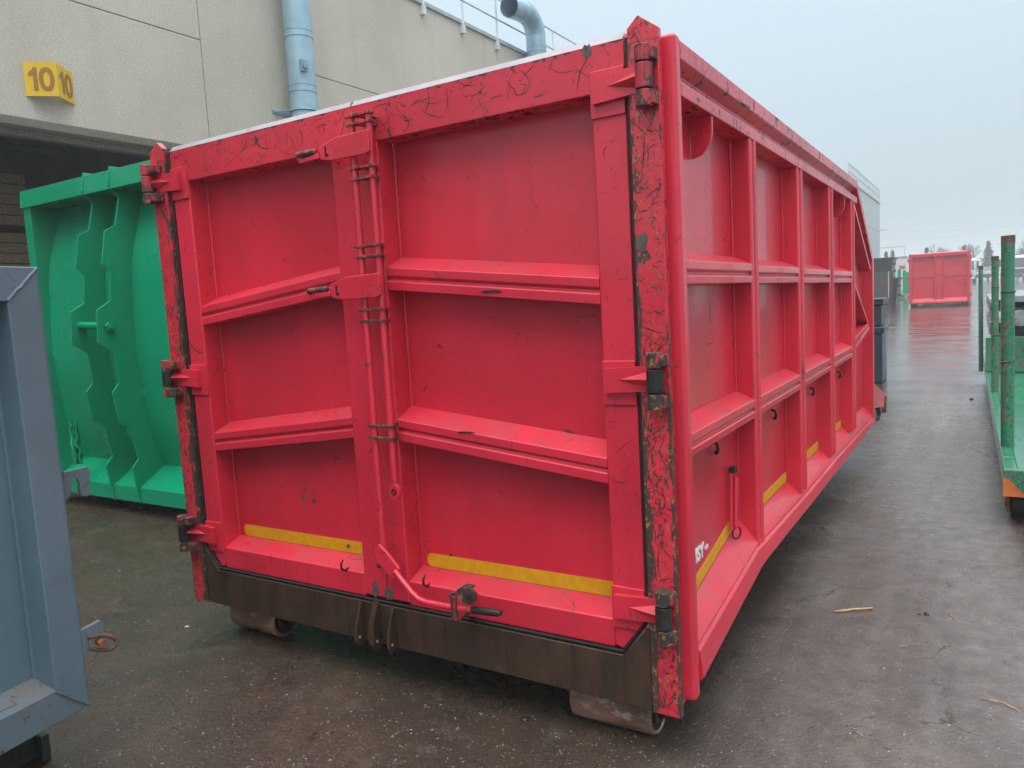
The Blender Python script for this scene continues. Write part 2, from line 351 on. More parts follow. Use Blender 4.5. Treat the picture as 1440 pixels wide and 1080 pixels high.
# ================================================================ the setting: yard and haze
g = MB(); ys = [-500, -60, -20, -5, 0, 4, 8, 20, 40, 70, 130, 500]; xs_ = [-500, -60, -20, -8, -3, 0, 3, 8, 20, 60, 500]
g.add([(x, y, gz(y)) for y in ys for x in xs_], [(j*len(xs_)+i, j*len(xs_)+i+1, (j+1)*len(xs_)+i+1, (j+1)*len(xs_)+i) for j in range(len(ys)-1) for i in range(len(xs_)-1)])
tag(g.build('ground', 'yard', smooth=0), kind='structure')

# ================================================================ warehouse on the left
WX = -10.0
wh = thing('warehouse', 'large beige pebbledash warehouse with an open loading door behind the green container', 'building', (WX-6, 12, 0))
JN = .006
def wpanel(y0, y1, z0, z1, cham=False):
    x0 = WX-.28
    if cham: poly = [(x0, z0), (WX-.07, z0), (WX, z0+.09), (WX, z1), (x0, z1)]
    else: poly = [(x0, z0), (WX, z0), (WX, z1), (x0, z1)]
    return MB().prism(poly, 'y', y0, y1).build('wall_panel', 'wall', wh, .008)
ROOF = 8.40
wpanel(-14, 6.16, 6.10+JN, ROOF); wpanel(-14, 6.16, 4.28, 6.10-JN, True)
wpanel(6.16+2*JN, 8.25, -.2, ROOF)
for y0, y1 in ((8.25+2*JN, 14.70), (14.70+2*JN, 22.0), (22+2*JN, 30), (30+2*JN, 38), (38+2*JN, 46)):
    wpanel(y0, y1, 6.10+JN, ROOF); wpanel(y0, y1, -.2, 6.10-JN)
core = MB()
core.box(WX-.27, WX-.03, 6.2, 46, -.2, ROOF-.03); core.box(WX-.27, WX-.09, -14, 6.2, 4.40, ROOF-.03)
core.build('wall_core', 'reveal', wh)
MB().box(WX-.45, WX-.282, -14, 6.1, 4.19, 4.30).build('door_header', 'reveal', wh, .01)
MB().box(WX-.34, WX+.05, -14, 46, ROOF+.002, ROOF+.10).build('coping', 'coping', wh, .012)
inn = MB(); inn.box(WX-24, WX-23.8, -14, 8, 0, 8); inn.box(WX-24, WX-.3, 8, 8.2, 0, 8.2); inn.box(WX-24, WX-.3, -14.2, -14, 0, 8.2)
inn.build('inner_wall', 'dark', wh)
MB().box(WX-24, WX-.3, -14, 8, 6.6, 6.8).build('ceiling', 'ceil', wh)
for k in range(7):
    xb = WX-2.2-k*2.6; t = MB(); t.box(xb-.06, xb+.06, -13.9, 7.9, 6.45, 6.58); t.box(xb-.06, xb+.06, -13.9, 7.9, 5.55, 5.66)
    for j in range(18):
        a = -13.6+j*1.2; t.sweep([(xb, a, 5.62), (xb, a+.6, 6.5), (xb, a+1.2, 5.62)], .035, 5)
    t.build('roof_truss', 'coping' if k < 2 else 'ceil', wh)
MB().box(WX-24, WX-.3, 46, 46.2, 0, 8.2).build('end_wall', 'wall', wh)
MB().box(WX-24, WX-.3, -14, 46, 8.1, 8.2).build('roof', 'coping', wh)
# stacked goods seen inside the door
tk = 0
for (yb, zb_) in ((2.0, 0), (2.0, 1.15), (2.0, 2.3), (2.0, 3.35)):
    s = thing('timber_stack', ['lowest bundle of brown boards inside the warehouse door', 'second bundle of brown boards from the floor inside the warehouse door',
              'third bundle of brown boards from the floor inside the warehouse door', 'topmost bundle of brown boards inside the warehouse door'][tk], 'timber', (-15., .5, zb_), 'timber bundles inside the warehouse'); tk += 1
    for j in range(5):
        MB().box(-16.0, -14.0, -4.2, 5.2, zb_+.12+j*.185, zb_+.12+j*.185+.165).build('board', 'timber', s)
    for yq in (-3.2, .4, 3.6): MB().box(-16.0, -14.1, yq, yq+.1, zb_, zb_+.118).build('bearer', 'timber', s)

# number sign: a V of two plates
sg = thing('door_number_sign', 'yellow V-shaped sign reading 10 above the warehouse door', 'sign', (WX, 3.63, 4.67))
A0 = Vector((WX+.006, 3.33, 0)); A1 = Vector((WX+.29, 3.61, 0)); A2 = Vector((WX+.006, 3.98, 0))
SZ0, SZ1 = 4.66, 5.10
for P0, P1, sz in ((A0, A1, .36), (A1, A2, .36)):
    d = (P1-P0).normalized(); n_ = Vector((d.y, -d.x, 0)); th = n_*.006
    pl = MB().hexa([P0+Vector((0, 0, SZ0)), P1+Vector((0, 0, SZ0)), P1-th+Vector((0, 0, SZ0)), P0-th+Vector((0, 0, SZ0)),
                    P0+Vector((0, 0, SZ1)), P1+Vector((0, 0, SZ1)), P1-th+Vector((0, 0, SZ1)), P0-th+Vector((0, 0, SZ1))]).build('plate', 'sign', sg)
    dg = MB(); dg.loft([[(x, y, z) for x, y in ((-.045, -.15), (-.045, .15), (-.095, .15), (-.115, .115), (-.165, .085), (-.165, .035), (-.105, .058), (-.105, -.15))] for z in (0, .003)])
    el = lambda a, b: [(.085+a*abs(math.cos(t))**.85*(1 if math.cos(t) > 0 else -1), b*math.sin(t)) for t in (2*math.pi*k/28 for k in range(28))]
    o1, i1 = el(.108, .155), el(.048, .10); rings = [[(x, y, z) for x, y in e] for e, z in ((i1, 0), (i1, .003), (o1, .003), (o1, 0), (i1, 0))]; dg.loft(rings, False)
    o = dg.build('number', 'sign_ink', pl, smooth=0); me = o.data
    c = (P0+P1)/2 + n_*.003 + Vector((0, 0, (SZ0+SZ1)/2))
    wdt = (P1-P0).length; sxx = min(1.0, wdt*.86/.40)
    o.matrix_basis = Matrix.Translation(c) @ Matrix((d, Vector((0, 0, 1)), n_)).transposed().to_4x4() @ Matrix.Diagonal((sxx, 1, 1, 1))

# ducts
def duct(name, label, yc, zb_, ztop, rr=.245):
    xd = WX+.36; d = thing(name, label, 'duct', (xd, yc, zb_), 'exhaust ducts on the warehouse wall')
    MB().sweep([(xd, yc, zb_), (xd, yc, ztop)], rr, 28).build('pipe', 'galv', d)
    arc = []; Rb = .52; n = 9
    for k in range(n+1):
        a = math.pi*.56*k/n; arc.append((xd, yc-Rb+Rb*math.cos(a), ztop+Rb*math.sin(a)))
    last = Vector(arc[-1]); dr = (Vector(arc[-1])-Vector(arc[-2])).normalized(); arc.append(last+dr*.75)
    b = MB(); b.sweep(arc, rr*1.0, 24, False).build('elbow', 'galv', d, smooth=20)
    for k in range(1, n+1):
        p = Vector(arc[k]); q = (Vector(arc[min(k+1, n)])-Vector(arc[k-1])).normalized()
        MB().ring(p, q, rr+.002, .006, 24, 6).build('seam', 'seam', d)
    z = zb_+.4
    while z < ztop:
        MB().ring((xd, yc, z), (0, 0, 1), rr+.002, .007, 28, 6).build('seam', 'seam', d); 
        MB().ring((xd, yc, z+.11), (0, 0, 1), rr+.001, .005, 28, 6).build('seam', 'seam', d); z += .95
    for z in (zb_+1.2, 5.22, 8.0):
        h = MB(); h.ring((xd, yc, z), (0, 0, 1), rr+.012, .014, 24, 6)
        for sg_ in (-1, 1): h.sweep([(WX, yc+sg_*(rr+.15), z), (xd, yc+sg_*rr, z)], .014, 6)
        h.box(WX-.0, WX+.012, yc-rr-.2, yc+rr+.2, z-.03, z+.03); h.build('bracket', 'seam', d)
    pp = Vector((xd, yc, 0)) + Vector((.86, -.51, 0)).normalized()*rr
    MB().box(pp.x-.02, pp.x+.025, pp.y-.09, pp.y+.09, 5.86, 6.06).sweep([(pp.x+.02, pp.y, 5.96), (pp.x+.06, pp.y-.02, 5.96)], .05, 12).build('hatch', 'seam', d, .006)
    return d
duct('exhaust_duct', 'tall pale blue round duct on the wall beside the number sign', 7.98, .4, 9.0)
duct('exhaust_duct', 'pale blue gooseneck duct rising above the roof railing', 16.85, .4, 8.80, .27)

# roof railing
rl = thing('roof_railing', 'thin white safety railing along the near warehouse roof edge', 'railing', (WX+.03, 16, ROOF))
for k in range(22):
    y = 10.62+k*1.56
    b = MB(); b.box(WX+.052, WX+.075, y-.03, y+.03, ROOF-.16, ROOF+1.08); b.box(WX+.002, WX+.10, y-.05, y+.05, ROOF-.22, ROOF-.02)
    b.build('post', 'white', rl)
for z in (.55, 1.08): MB().sweep([(WX+.064, -4, ROOF+z), (WX+.064, 45, ROOF+z)], .021, 8).build('rail', 'coping', rl)

# ================================================================ the red container
RC = thing('red_container', 'big scratched red steel roll-off container with double rear doors in the foreground', 'container', (-1.25, 2.5, 0))
def P(mb, name, mat, bev=.004, par=None, **k): return mb.build(name, mat, par or RC, bev, **k)
XL, XR = -2.5, 0.0
ZB, ZT, ZP = .174, 2.338, 2.384
# corner posts
for sgn, xo in ((1, 0.0), (-1, -2.5)):
    f = lambda a: xo - sgn*a
    poly = [(f(0), ZB), (f(0), ZT), (f(.062), ZP), (f(.098), ZT+.012), (f(.098), ZB)]
    P(MB().prism(poly, 'y', -.022, .008), 'corner_post', 'red_post', .003)
    x0, x1 = sorted((f(.02), f(-.036)))
    P(MB().box(x0, x1, .024, .078, .215, 2.328), 'corner_tube', 'red_side', .014)
    x0, x1 = sorted((f(.11), f(.006)))
    P(MB().box(x0, x1, .0085, .11, .2, 2.30), 'jamb', 'red', .004)
# sill
P(MB().prism([(-2.40, ZB+.002), (-2.40, .468), (-2.30, .350), (-.20, .350), (-.10, .468), (-.10, ZB+.002)], 'y', -.016, .05), 'sill', 'sill', .004)
sl_ = [(-2.387, -.006, .60), (-2.387, -.006, .478), (-2.303, -.006, .358), (-.197, -.006, .358), (-.113, -.006, .478), (-.113, -.006, 2.3)]
P(MB().sweep(sl_[:5], .0075, 8), 'door_seal', 'seal', 0)
for xg in (-2.4005, -.1165): P(MB().box(xg+.002, xg+.015, -.004, .02, .47, 2.335), 'door_seal', 'iron', .004)
for x, dz in ((-1.375, 0), (-1.285, .03), (-1.20, 0)):
    P(MB().prism([(-.017, .18), (-.017, .345+dz*.5), (-.03, .35+dz*.5), (-.068, .25+dz), (-.072, .195), (-.052, .165)], 'x', x-(.018 if dz else .0055), x+(.010 if dz else .0055)), 'latch_tab', 'sill', .002)
    P(MB().sweep([(x-.008, -.052, .205), (x+(.012 if dz else .0085), -.052, .205)], .006, 10), 'pin', 'grey_tape', 0)
# doors
def door(name_side, xa, xb, outer_right):
    """xa<xb; outer_right: hinge side is xb"""
    xo, xi = (xb, xa) if outer_right else (xa, xb); s = 1 if outer_right else -1
    so_, si_ = xo - s*.117, xi + s*.117                       # inner edges of the stiles
    d = MB(); D = .10
    def bx(a, b, z0, z1): d.box(min(a, b), max(a, b), 0, D, z0, z1)
    bx(xi, si_, .372, 2.19)
    # hinge stile with cut-off foot
    p = [(xo, .472), (xo, 2.19), (so_, 2.19), (so_, .372), (xo - s*.085, .362)]; d.prism(p, 'y', 0.0, D)
    dr = P(d, 'door', 'red', .007)
    dr['label'] = 'right rear door with the locking handle' if outer_right else 'left rear door without a handle'
    top = [(0, 2.188), (0, 2.334), (.020, 2.356), (D, 2.356), (D, 2.188)]
    P(MB().prism([(-.0005, 2.334), (.0195, 2.3575), (.05, 2.3585), (.05, 2.3562), (.0205, 2.3562), (.001, 2.334)], 'x', min(xo, xi)+.004, max(xo, xi)-.004), 'sky_sheen_edge', 'edge', 0, dr)  # thin pale strip paints the sky's reflection along the top chamfer
    P(MB().prism(top, 'x', min(xo, xi), max(xo, xi)), 'top_rail', 'red_rail', .004, dr)
    bot = [(.0015, .362), (.0015, .462), (D-.006, .502), (D-.006, .362)]
    P(MB().prism(bot, 'x', min(so_, si_), max(so_, si_)), 'bottom_rail', 'red', .006, dr)
    # slanting cross beams
    prof = [(.098, 0), (.001, 0), (.001, .034), (.013, .041), (.013, .048), (.001, .055), (.001, .086), (.098, .128)]
    beams = ((1.528, 1.627), (.932, 1.036))
    for z_o, z_i in beams:
        P(MB().loft([[(si_, y, z_i+z) for y, z in prof], [(so_, y, z_o+z) for y, z in prof]]), 'cross_beam', 'red', .005, dr)
    lv = [(.50, .50), (beams[1][0]+.06, beams[1][1]+.06), (beams[0][0]+.06, beams[0][1]+.06), (2.19, 2.19)]
    for (a0, b0), (a1, b1) in zip(lv[:-1], lv[1:]):
        q = [(so_, a0), (so_, a1), (si_, b1), (si_, b0)]
        P(MB().prism(q, 'y', D-.004, D), 'panel', 'red_panel', 0, dr)
    # weld fillets along the panel's upright edges
    for xe in (so_-s*.004, si_+s*.004):
        P(MB().sweep([(xe, D-.006, .5), (xe, D-.006, 2.18)], .0045, 6), 'weld', 'red', 0, dr)
    # reflective strip
    a, b = (-1.100, so_) if outer_right else (so_+.04, -1.375)
    z0 = .501; r_ = .022; pts = []
    lft, rgt = min(a, b), max(a, b)
    for cx, cz, a0 in ((lft+r_, z0+.055-r_, 90), (lft+r_, z0+r_, 180)):
        for k in range(5): t = R(a0+k*22.5); pts.append((cx+r_*math.cos(t), cz+r_*math.sin(t)))
    pts += [(rgt, z0), (rgt, z0+.055)]
    P(MB().prism(pts, 'y', D-.0066, D-.0045), 'reflective_strip', 'yellow', 0, dr)
    # hinges
    ax = (-.036 if outer_right else -2.490)
    for zc, hh in ((2.195, .17), (1.285, .16), (.525, .17)):
        h = MB()
        h.box(min(so_, xo)-.000, max(so_, xo)-.0, -.008, 0.002, zc-.085, zc+.06)
        hp = P(h, 'hinge', 'red', .003, dr)
        st_ = MB(); xin = ax - s*.185
        st_.prism([(xin, zc-.045), (xin, zc+.035), (ax-s*.012, zc+.045), (ax-s*.012, zc-.035)], 'y', -.026, -.0085)
        st_.loft([[(ax-s*.13, -.027, zc+.0), (ax-s*.13, -.0265, zc+.001), (ax-s*.13, -.0262, zc-.001)], [(ax-s*.015, -.028, zc+.03), (ax-s*.015, -.06, zc+.004), (ax-s*.015, -.028, zc-.026)]])
        P(st_, 'strap', 'red', .003, dr)
        kn = MB(); kn.sweep([(ax, -.052, zc-.037), (ax, -.052, zc+.036)], .0265, 18); P(kn, 'knuckle', 'iron' if zc < 2 else 'hinge', .003, dr)
    return dr
D_R = door('right', -1.247, -.118, True); D_L = door('left', -2.382, -1.253, False)
for ax, s in ((-.036, 1), (-2.490, -1)):
    for zc in (2.195, 1.285, .525):
        for z0, z1 in ((zc+.040, zc+.088), (zc-.090, zc-.041)):
            k = MB(); k.sweep([(ax, -.052, z0), (ax, -.052, z1)], .0262, 18)
            x0, x1 = sorted((ax, ax + s*.034 if s > 0 else ax+.07)); k.box(x0, x1, -.066, -.024, z0+.006, z1-.006)
            P(k, 'hinge_bracket', 'hinge', .003)
# locking bars and their keepers
P(MB().sweep([(-1.192, -.062, .50), (-1.192, -.062, 2.30)], .0135, 14), 'locking_bar', 'red_worn', 0)
b = MB(); b.sweep([(-1.108, -.062, .875), (-1.106, -.062, 2.285)], .0125, 14); P(b, 'slide_bar', 'red_worn', 0)
eye = MB(); ep = [(-1.108+.026*math.cos(t), .85+.034*math.sin(t)) for t in (2*math.pi*k/16 for k in range(16))]
eye.prism(ep, 'y', -.072, -.056); P(eye, 'bar_eye', 'red', .003); P(MB().ring((-1.108, -.073, .85), (0, 1, 0), .010, .003, 12, 6), 'eye_hole', 'seal', 0)
for z in (2.275, 2.245, 2.085, 2.045, 1.795, 1.755, 1.555, 1.512, 1.105, 1.058):
    t = MB(); t.box(-1.213, -1.088, -.079, -.045, z-.005, z+.005); t.box(-1.17, -1.125, -.05, .004, z-.004, z+.004); P(t, 'keeper', 'red_post', .0015)
for z0, z1 in ((2.13, 2.205), (1.605, 1.685)):
    y = -.084
    pl = MB().prism([(-1.335, z0+.006), (-1.335, z1-.022), (-1.25, z1), (-1.085, z1+.004), (-1.085, z0+.004), (-1.105, z0-.006), (-1.28, z0-.006)], 'y', y-.010, y); lp = P(pl, 'lock_plate', 'red_worn', .003)
    P(MB().box(-1.335, -1.322, y, .0, z0+.004, z1-.02), 'web', 'red', .002, lp)
    P(MB().box(-1.308, -1.30, y-.0112, y-.0102, z0+.012, z0+.05), 'slot', 'seal', 0, lp)
    P(MB().box(-1.302, -1.290, y-.0112, y-.0102, z0+.012, z0+.021), 'slot', 'seal', 0, lp)
    hk = MB(); hk.prism([(-1.336, z0+.01), (-1.336, z0+.03), (-1.43, z0+.02), (-1.455, z0+.045), (-1.465, z0+.035), (-1.44, z0+.004)], 'y', y-.016, y-.004); P(hk, 'lock_hook', 'red_worn', .003)
    P(MB().sweep([(-1.355, y-.006, z0+.040), (-1.45, y-.018, z0+.038)], .0115, 10), 'lock_pin', 'hinge', .002)
# lever at the foot of the locking bar
def q(a, b, y): v = ony(a, b, y); return (v.x, v.y, v.z)
lv = MB(); pp = [q(*p_, -.088) for p_ in ((527, 772), (533, 765), (545, 778), (562, 800), (560, 812), (552, 814), (531, 790))]
lv.loft([[(x, -.092, z) for x, y, z in pp], [(x, -.078, z) for x, y, z in pp]]); P(lv, 'lever_plate', 'red', .003)
path = [q(555, 803, -.098), q(578, 832, -.10), q(588, 842, -.102), q(600, 847, -.104), q(630, 853, -.106), q(668, 858, -.108)]
P(MB().sweep(path, .0115, 12), 'handle', 'red_worn', 0); P(MB().sweep([q(662, 857, -.108), q(668, 858, -.108), q(700, 862, -.110), q(705, 862, -.110)], [.010, .0145, .0135, .008], 12), 'grip', 'iron', 0)
P(MB().sweep([q(534, 792, -.05), q(545, 795, -.05)], .02, 12), 'pivot', 'hinge', .002)
c0 = Vector(q(634, 852, -.118)); c1 = Vector(q(660, 838, -.125))
ct = MB(); ct.box(c0.x-.006, c0.x+.03, -.125, .0, c0.z-.055, c0.z-.045); ct.box(c0.x-.006, c0.x+.03, -.125, -.0, c0.z+.035, c0.z+.045); ct.sweep([(c0.x+.014, -.118, c0.z-.05), (c0.x+.014, -.118, c0.z+.045)], .013, 10)
P(ct, 'handle_catch', 'hinge', .002)
cp = [(c1.x+.03*math.cos(t)*(1 if math.cos(t) > 0 else 2.0), c1.z+.032*math.sin(t)) for t in (2*math.pi*k/18 for k in range(18))]
P(MB().prism(cp, 'y', -.13, -.118), 'catch_flap', 'hinge', .003); P(MB().sweep([(c1.x+.006, -.14, c1.z), (c1.x+.006, -.1, c1.z)], .011, 6), 'catch_bolt', 'iron', 0)
# rope hooks on the door foot
for a, b_ in ((487, 800), (602, 822)):
    h0 = Vector(q(a, b_, 0.0)); P(MB().sweep([h0+Vector((0, .03, .0)), h0+Vector((0, -.012, -.003)), h0+Vector((.002, -.03, .012)), h0+Vector((.006, -.034, .035)), h0+Vector((.012, -.026, .05))], [.004, .005, .005, .0045, .003], 8), 'rope_hook', 'iron', 0)
# knocked-off paint
def patch(mat, a, b_, rx, rz, seed, y, par, plane='y'):
    random.seed(seed); v = ony(a, b_, y); n = 13; pts = []
    for k in range(n):
        t = 2*math.pi*k/n; r_ = random.uniform(.55, 1.1); pts.append((v.x+rx*r_*math.cos(t), v.z+rz*r_*math.sin(t)))
    return P(MB().prism(pts, 'y', y-.0012, y+.001), 'bare_patch', mat, 0, par)
patch('rust_dull', 427, 699, .012, .016, 1, .0955, D_L); patch('rust_dull', 441, 704, .013, .014, 2, .0955, D_L); patch('rust', 428, 690, .005, .026, 3, .0951, D_L); patch('rust', 441, 694, .004, .022, 4, .0951, D_L)
patch('grey_brown', 528, 829, .022, .036, 5, -.0004, D_L); patch('grey_brown', 547, 834, .026, .034, 6, -.0004, D_R)
patch('grey_brown', 825, 73, .022, .030, 7, -.0004, D_R); patch('grey_brown', 490, 768, .014, .012, 8, .0930, D_L); patch('iron', 634, 780, .007, .007, 9, .0930, D_R)
patch('iron', 690, 410, .05, .006, 10, -.0004, D_R); patch('iron', 655, 608, .05, .004, 11, -.0004, D_R); patch('grey_brown', 903, 340, .022, .04, 12, -.0226, RC)
# long scratches, drawn as hair-thin strokes on the steel
def scratches(par, box, n, seed, y, wmax=.0022, lmax=.16, steep=.5, mat='scratch'):
    random.seed(seed); x0, x1, z0, z1 = box; mb = MB()
    for k in range(n):
        if k % 4 == 0: cx, cz = random.uniform(x0, x1), random.uniform(z0, z1)
        x = min(max(cx+random.gauss(0, (x1-x0)*.05+.01), x0), x1); z = min(max(cz+random.gauss(0, (z1-z0)*.09+.01), z0), z1)
        a = random.choice((-1, 1))*random.uniform(.2, 1.4) if random.random() < steep else random.uniform(0, 6.28)
        L = lmax*random.random()**2.2+.012; ns = 7; w = random.uniform(.3, 1)*wmax; cv = random.gauss(0, .16); pts = []
        for i in range(ns+1):
            pts.append((x, z)); a += cv+random.gauss(0, .12); x += math.cos(a)*L/ns; z += math.sin(a)*L/ns
            if not (x0 < x < x1 and z0 < z < z1): break
        if len(pts) < 3: continue
        l, r_ = [], []
        for i, (px, pz) in enumerate(pts):
            q0, q1 = pts[max(i-1, 0)], pts[min(i+1, len(pts)-1)]; d = Vector((q1[0]-q0[0], q1[1]-q0[1])).normalized(); ww = w*math.sin(math.pi*(i+.35)/(len(pts)-.3))*random.uniform(.5, 1.2)
            l.append((px-d.y*ww, y, pz+d.x*ww)); r_.append((px+d.y*ww, y, pz-d.x*ww))
        m_ = len(pts); mb.add(l+r_, [(i, i+1, m_+i+1, m_+i) for i in range(m_-1)])
    o = P(mb, 'scratch_marks', mat, 0, par); o['kind'] = 'stuff'; return o
for dr, xa, xb, sd_ in ((D_R, -1.24, -.13, 1), (D_L, -2.37, -1.26, 2)):
    scratches(dr, (xa, xb, 2.195, 2.328), 84, sd_, -.0007)
    scratches(dr, (xa+.14, xb-.14, .375, .455), 10, sd_+10, -.0002, .0015, .05)
scratches(D_R, (-.23, -.125, .6, 2.15), 34, 5, -.0007, .0016, .13, .3); scratches(D_L, (-2.37, -2.27, .6, 2.15), 22, 6, -.0007, .0014, .1, .3)
scratches(D_R, (-1.24, -1.135, .5, 2.15), 24, 7, -.0007, .0016, .1); scratches(D_L, (-1.365, -1.26, .5, 2.15), 24, 8, -.0007, .0016, .1)
scratches(RC, (-.094, -.004, .2, 2.34), 190, 9, -.0228, .0026, .12, .3); scratches(RC, (-.094, -.004, .3, 2.2), 130, 19, -.0230, .0014, .05, .4, 'old_paint')
scratches(RC, (-2.496, -2.406, .25, 2.34), 180, 12, -.0228, .0022, .1, .3); scratches(RC, (-2.496, -2.406, .3, 2.0), 60, 13, -.0230, .0013, .04, .4, 'old_paint')
for dr, xa, xb, sd_ in ((D_R, -1.1, -.26, 31), (D_L, -2.22, -1.40, 32)):
    scratches(dr, (xa, xb, .62, 1.0), 10, sd_, .0954, .0010, .04); scratches(dr, (xa, xb, 1.2, 1.55), 12, sd_+3, .0954, .0010, .05); scratches(dr, (xa, xb, 1.8, 2.15), 12, sd_+6, .0954, .0010, .06)
# floor, other walls
P(MB().box(-2.42, -.08, .052, 5.02, .27, .32), 'floor', 'sill', .004)
for x in (-1.78, -.72): P(MB().box(x-.07, x+.07, .35, 5.0, .13, .268), 'skid', 'skid', .006)
P(MB().prism([(.1, .3), (5.0, .3), (5.0, 1.72), (4.04, 2.27), (.1, 2.27)], 'x', -2.45, -2.445), 'left_wall', 'red_side', 0)
P(MB().box(-2.45, -.05, 5.0, 5.02, .3, 1.74), 'front_wall', 'red_side', 0); P(MB().hexa([(-2.45, 4.05, 2.30), (-.05, 4.05, 2.30), (-.05, 5.05, 1.74), (-2.45, 5.05, 1.74), (-2.45, 4.05, 2.32), (-.05, 4.05, 2.32), (-.05, 5.05, 1.76), (-2.45, 5.05, 1.76)]), 'front_slope', 'red_side', 0)
P(MB().box(-2.53, -2.42, .05, 4.05, 2.2, 2.325), 'top_rail', 'red_top', .006)
# right side: bays
ribs = [(.900, 1.000), (1.840, 1.966), (2.792, 2.932), (3.752, 3.900)]
PX = -.05
edges = [.085] + [(a+b)/2 for a, b in ribs] + [5.0]
for k, (a, b) in enumerate(zip(edges[:-1], edges[1:])):
    zt = [(b, 2.16), (a, 2.16)] if k < 4 else [(5.0, 1.70), (4.05, 2.24), (a, 2.24)]
    P(MB().prism([(a, .40), (b, .40)] + zt, 'x', PX-.005, PX), 'wall_panel', 'red_panel', 0)
for a, b in ribs:
    pr = [(a, PX+.002), (a, .026), (a+.008, .031), (a+.028, .031), (a+.036, .012), (b-.045, .012), (b-.036, .030), (b-.016, .035), (b-.004, .030), (b, .02), (b, PX+.002)]
    P(MB().loft([[(x, y, .47) for y, x in pr], [(x, y, 2.152) for y, x in pr]]), 'rib', 'red_side', .003)
    P(MB().sweep([(PX+.003, a-.004, .52), (PX+.003, a-.004, 2.15)], .005, 6), 'weld', 'red_side', 0)
pf = [(PX+.002, 0), (.030, 0), (.032, .027), (.019, .034), (.019, .041), (.031, .047), (.031, .076), (PX+.002, .113)]
for k in range(4):
    a = .079 if k == 0 else ribs[k-1][1]; b = ribs[k][0]
    for z0, sg_ in ((1.577, -.004), (1.022, 0)):
        zz = z0 + sg_*k
        P(MB().loft([[(x, a, zz+z) for x, z in pf], [(x, b, zz+z) for x, z in pf]]), 'side_beam', 'red_side', .005)
# top rail with its two bands
tp = [(-.09, 2.326), (.020, 2.326), (.033, 2.315), (.033, 2.262), (-.008, 2.240), (-.008, 2.212), (.026, 2.200), (.032, 2.194), (.032, 2.152), (-.09, 2.152)]
P(MB().loft([[(x, .079, z) for x, z in tp], [(x, 4.045, z) for x, z in tp]]), 'top_rail', 'red_top', .004)
# bottom ledge, dropping towards the rear
st_ = [(.079, .432, .392, .252), (.45, .502, .436, .305), (.895, .585, .487, .366), (1.0, .532, .482, .368), (1.95, .53, .456, .350), (3.0, .52, .445, .338), (5.05, .478, .392, .307)]
P(MB().loft([[(PX+.001, y, zi), (.026, y, zo+.004), (.030, y, zo-.004), (.024, y, zo-.012), (.037, y, zo-.024), (.047, y, zb+.036), (.047, y, zb+.026), (.020, y, zb), (PX+.001, y, zb)] for y, zi, zo, zb in st_]), 'bottom_rail', 'red_side', .003)
# reflective strips along the ledge
for a, b, h in ((.10, .865, .052), (1.0, 1.825, .05), (1.97, 2.765, .05), (2.94, 3.70, .05), (3.91, 4.32, .05)):
    def zi_at(y):
        for s0, s1 in zip(st_[:-1], st_[1:]):
            if s0[0] <= y <= s1[0]: return s0[1] + (s1[1]-s0[1])*(y-s0[0])/(s1[0]-s0[0])
    n = 4; pts = [a+(b-a)*k/n for k in range(n+1)]
    P(MB().loft([[(PX+.0005, y, zi_at(y)+.004), (PX+.0005, y, zi_at(y)+.004+h), (PX+.003, y, zi_at(y)+.004+h), (PX+.003, y, zi_at(y)+.004)] for y in pts]), 'reflective_strip', 'yellow', 0)
# front bay
def slab(p0, p1, th, x0, x1, name, mat='red_side', bev=.004):
    (y0, z0), (y1, z1) = p0, p1; d = Vector((y1-y0, z1-z0)).normalized(); n_ = Vector((-d.y, d.x))*th
    return P(MB().prism([(y0, z0), (y1, z1), (y1-n_.x, z1-n_.y), (y0-n_.x, z0-n_.y)], 'x', x0, x1), name, mat, bev)
slab((4.046, 2.326), (5.075, 1.757), .06, -.09, .033, 'sloping_rail', 'red_top')
slab((3.905, 2.15), (4.88, 1.68), .03, PX, .030, 'sloping_brace'); slab((3.905, 1.565), (4.72, 1.235), .03, PX, .030, 'sloping_brace')
slab((3.905, 1.15), (4.72, 1.225), .05, PX, .030, 'side_beam'); slab((3.905, 1.09), (4.72, 1.19), .03, PX, .036, 'side_beam')
P(MB().box(PX-.03, .034, 4.985, 5.065, .31, 1.752), 'front_post', 'red_side', .006)
# lugs, hooks, prop, lettering
for y in (.40, 3.45):
    pts = [(PX+.002, 2.15), (.029, 2.15)] + [(PX+.002+.077*math.cos(t), 2.10+.085*math.sin(t)) for t in (R(-5-k*14) for k in range(7))]
    lg = P(MB().prism(pts, 'y', y, y+.014), 'lifting_lug', 'red_side', .002)
    P(MB().ring((-.018, y-.001, 2.105), (0, 1, 0), .016, .004, 18, 6), 'lug_eye', 'red_side', 0, lg)
for a, b_ in ((1003, 626), (1086, 580), (1140, 548), (1178, 525)):
    h0 = onx(a, b_, PX+.005); P(MB().sweep([h0+Vector((-.01, 0, .012)), h0+Vector((.012, 0, .008)), h0+Vector((.018, 0, -.012)), h0+Vector((.014, .006, -.03)), h0+Vector((.006, .012, -.034)), h0+Vector((.004, .022, -.028))], .0058, 8), 'rope_hook', 'seal', 0)
s0 = onx(1034, 660, -.02); s1 = onx(1034, 745, -.02)
P(MB().sweep([(s0.x-.012, s0.y-.02, s0.z+.01), (s1.x-.012, s1.y-.02, s1.z)], .007, 8), 'prop_rod', 'red', 0)
P(MB().sweep([(s0.x, s0.y, s0.z-.03), (s1.x, s1.y, s1.z+.01)], .0105, 10), 'prop_tube', 'red', 0)
P(MB().box(s0.x-.02, s0.x+.006, s0.y-.03, s0.y+.014, s0.z-.01, s0.z+.012), 'prop_clip', 'iron', .002)
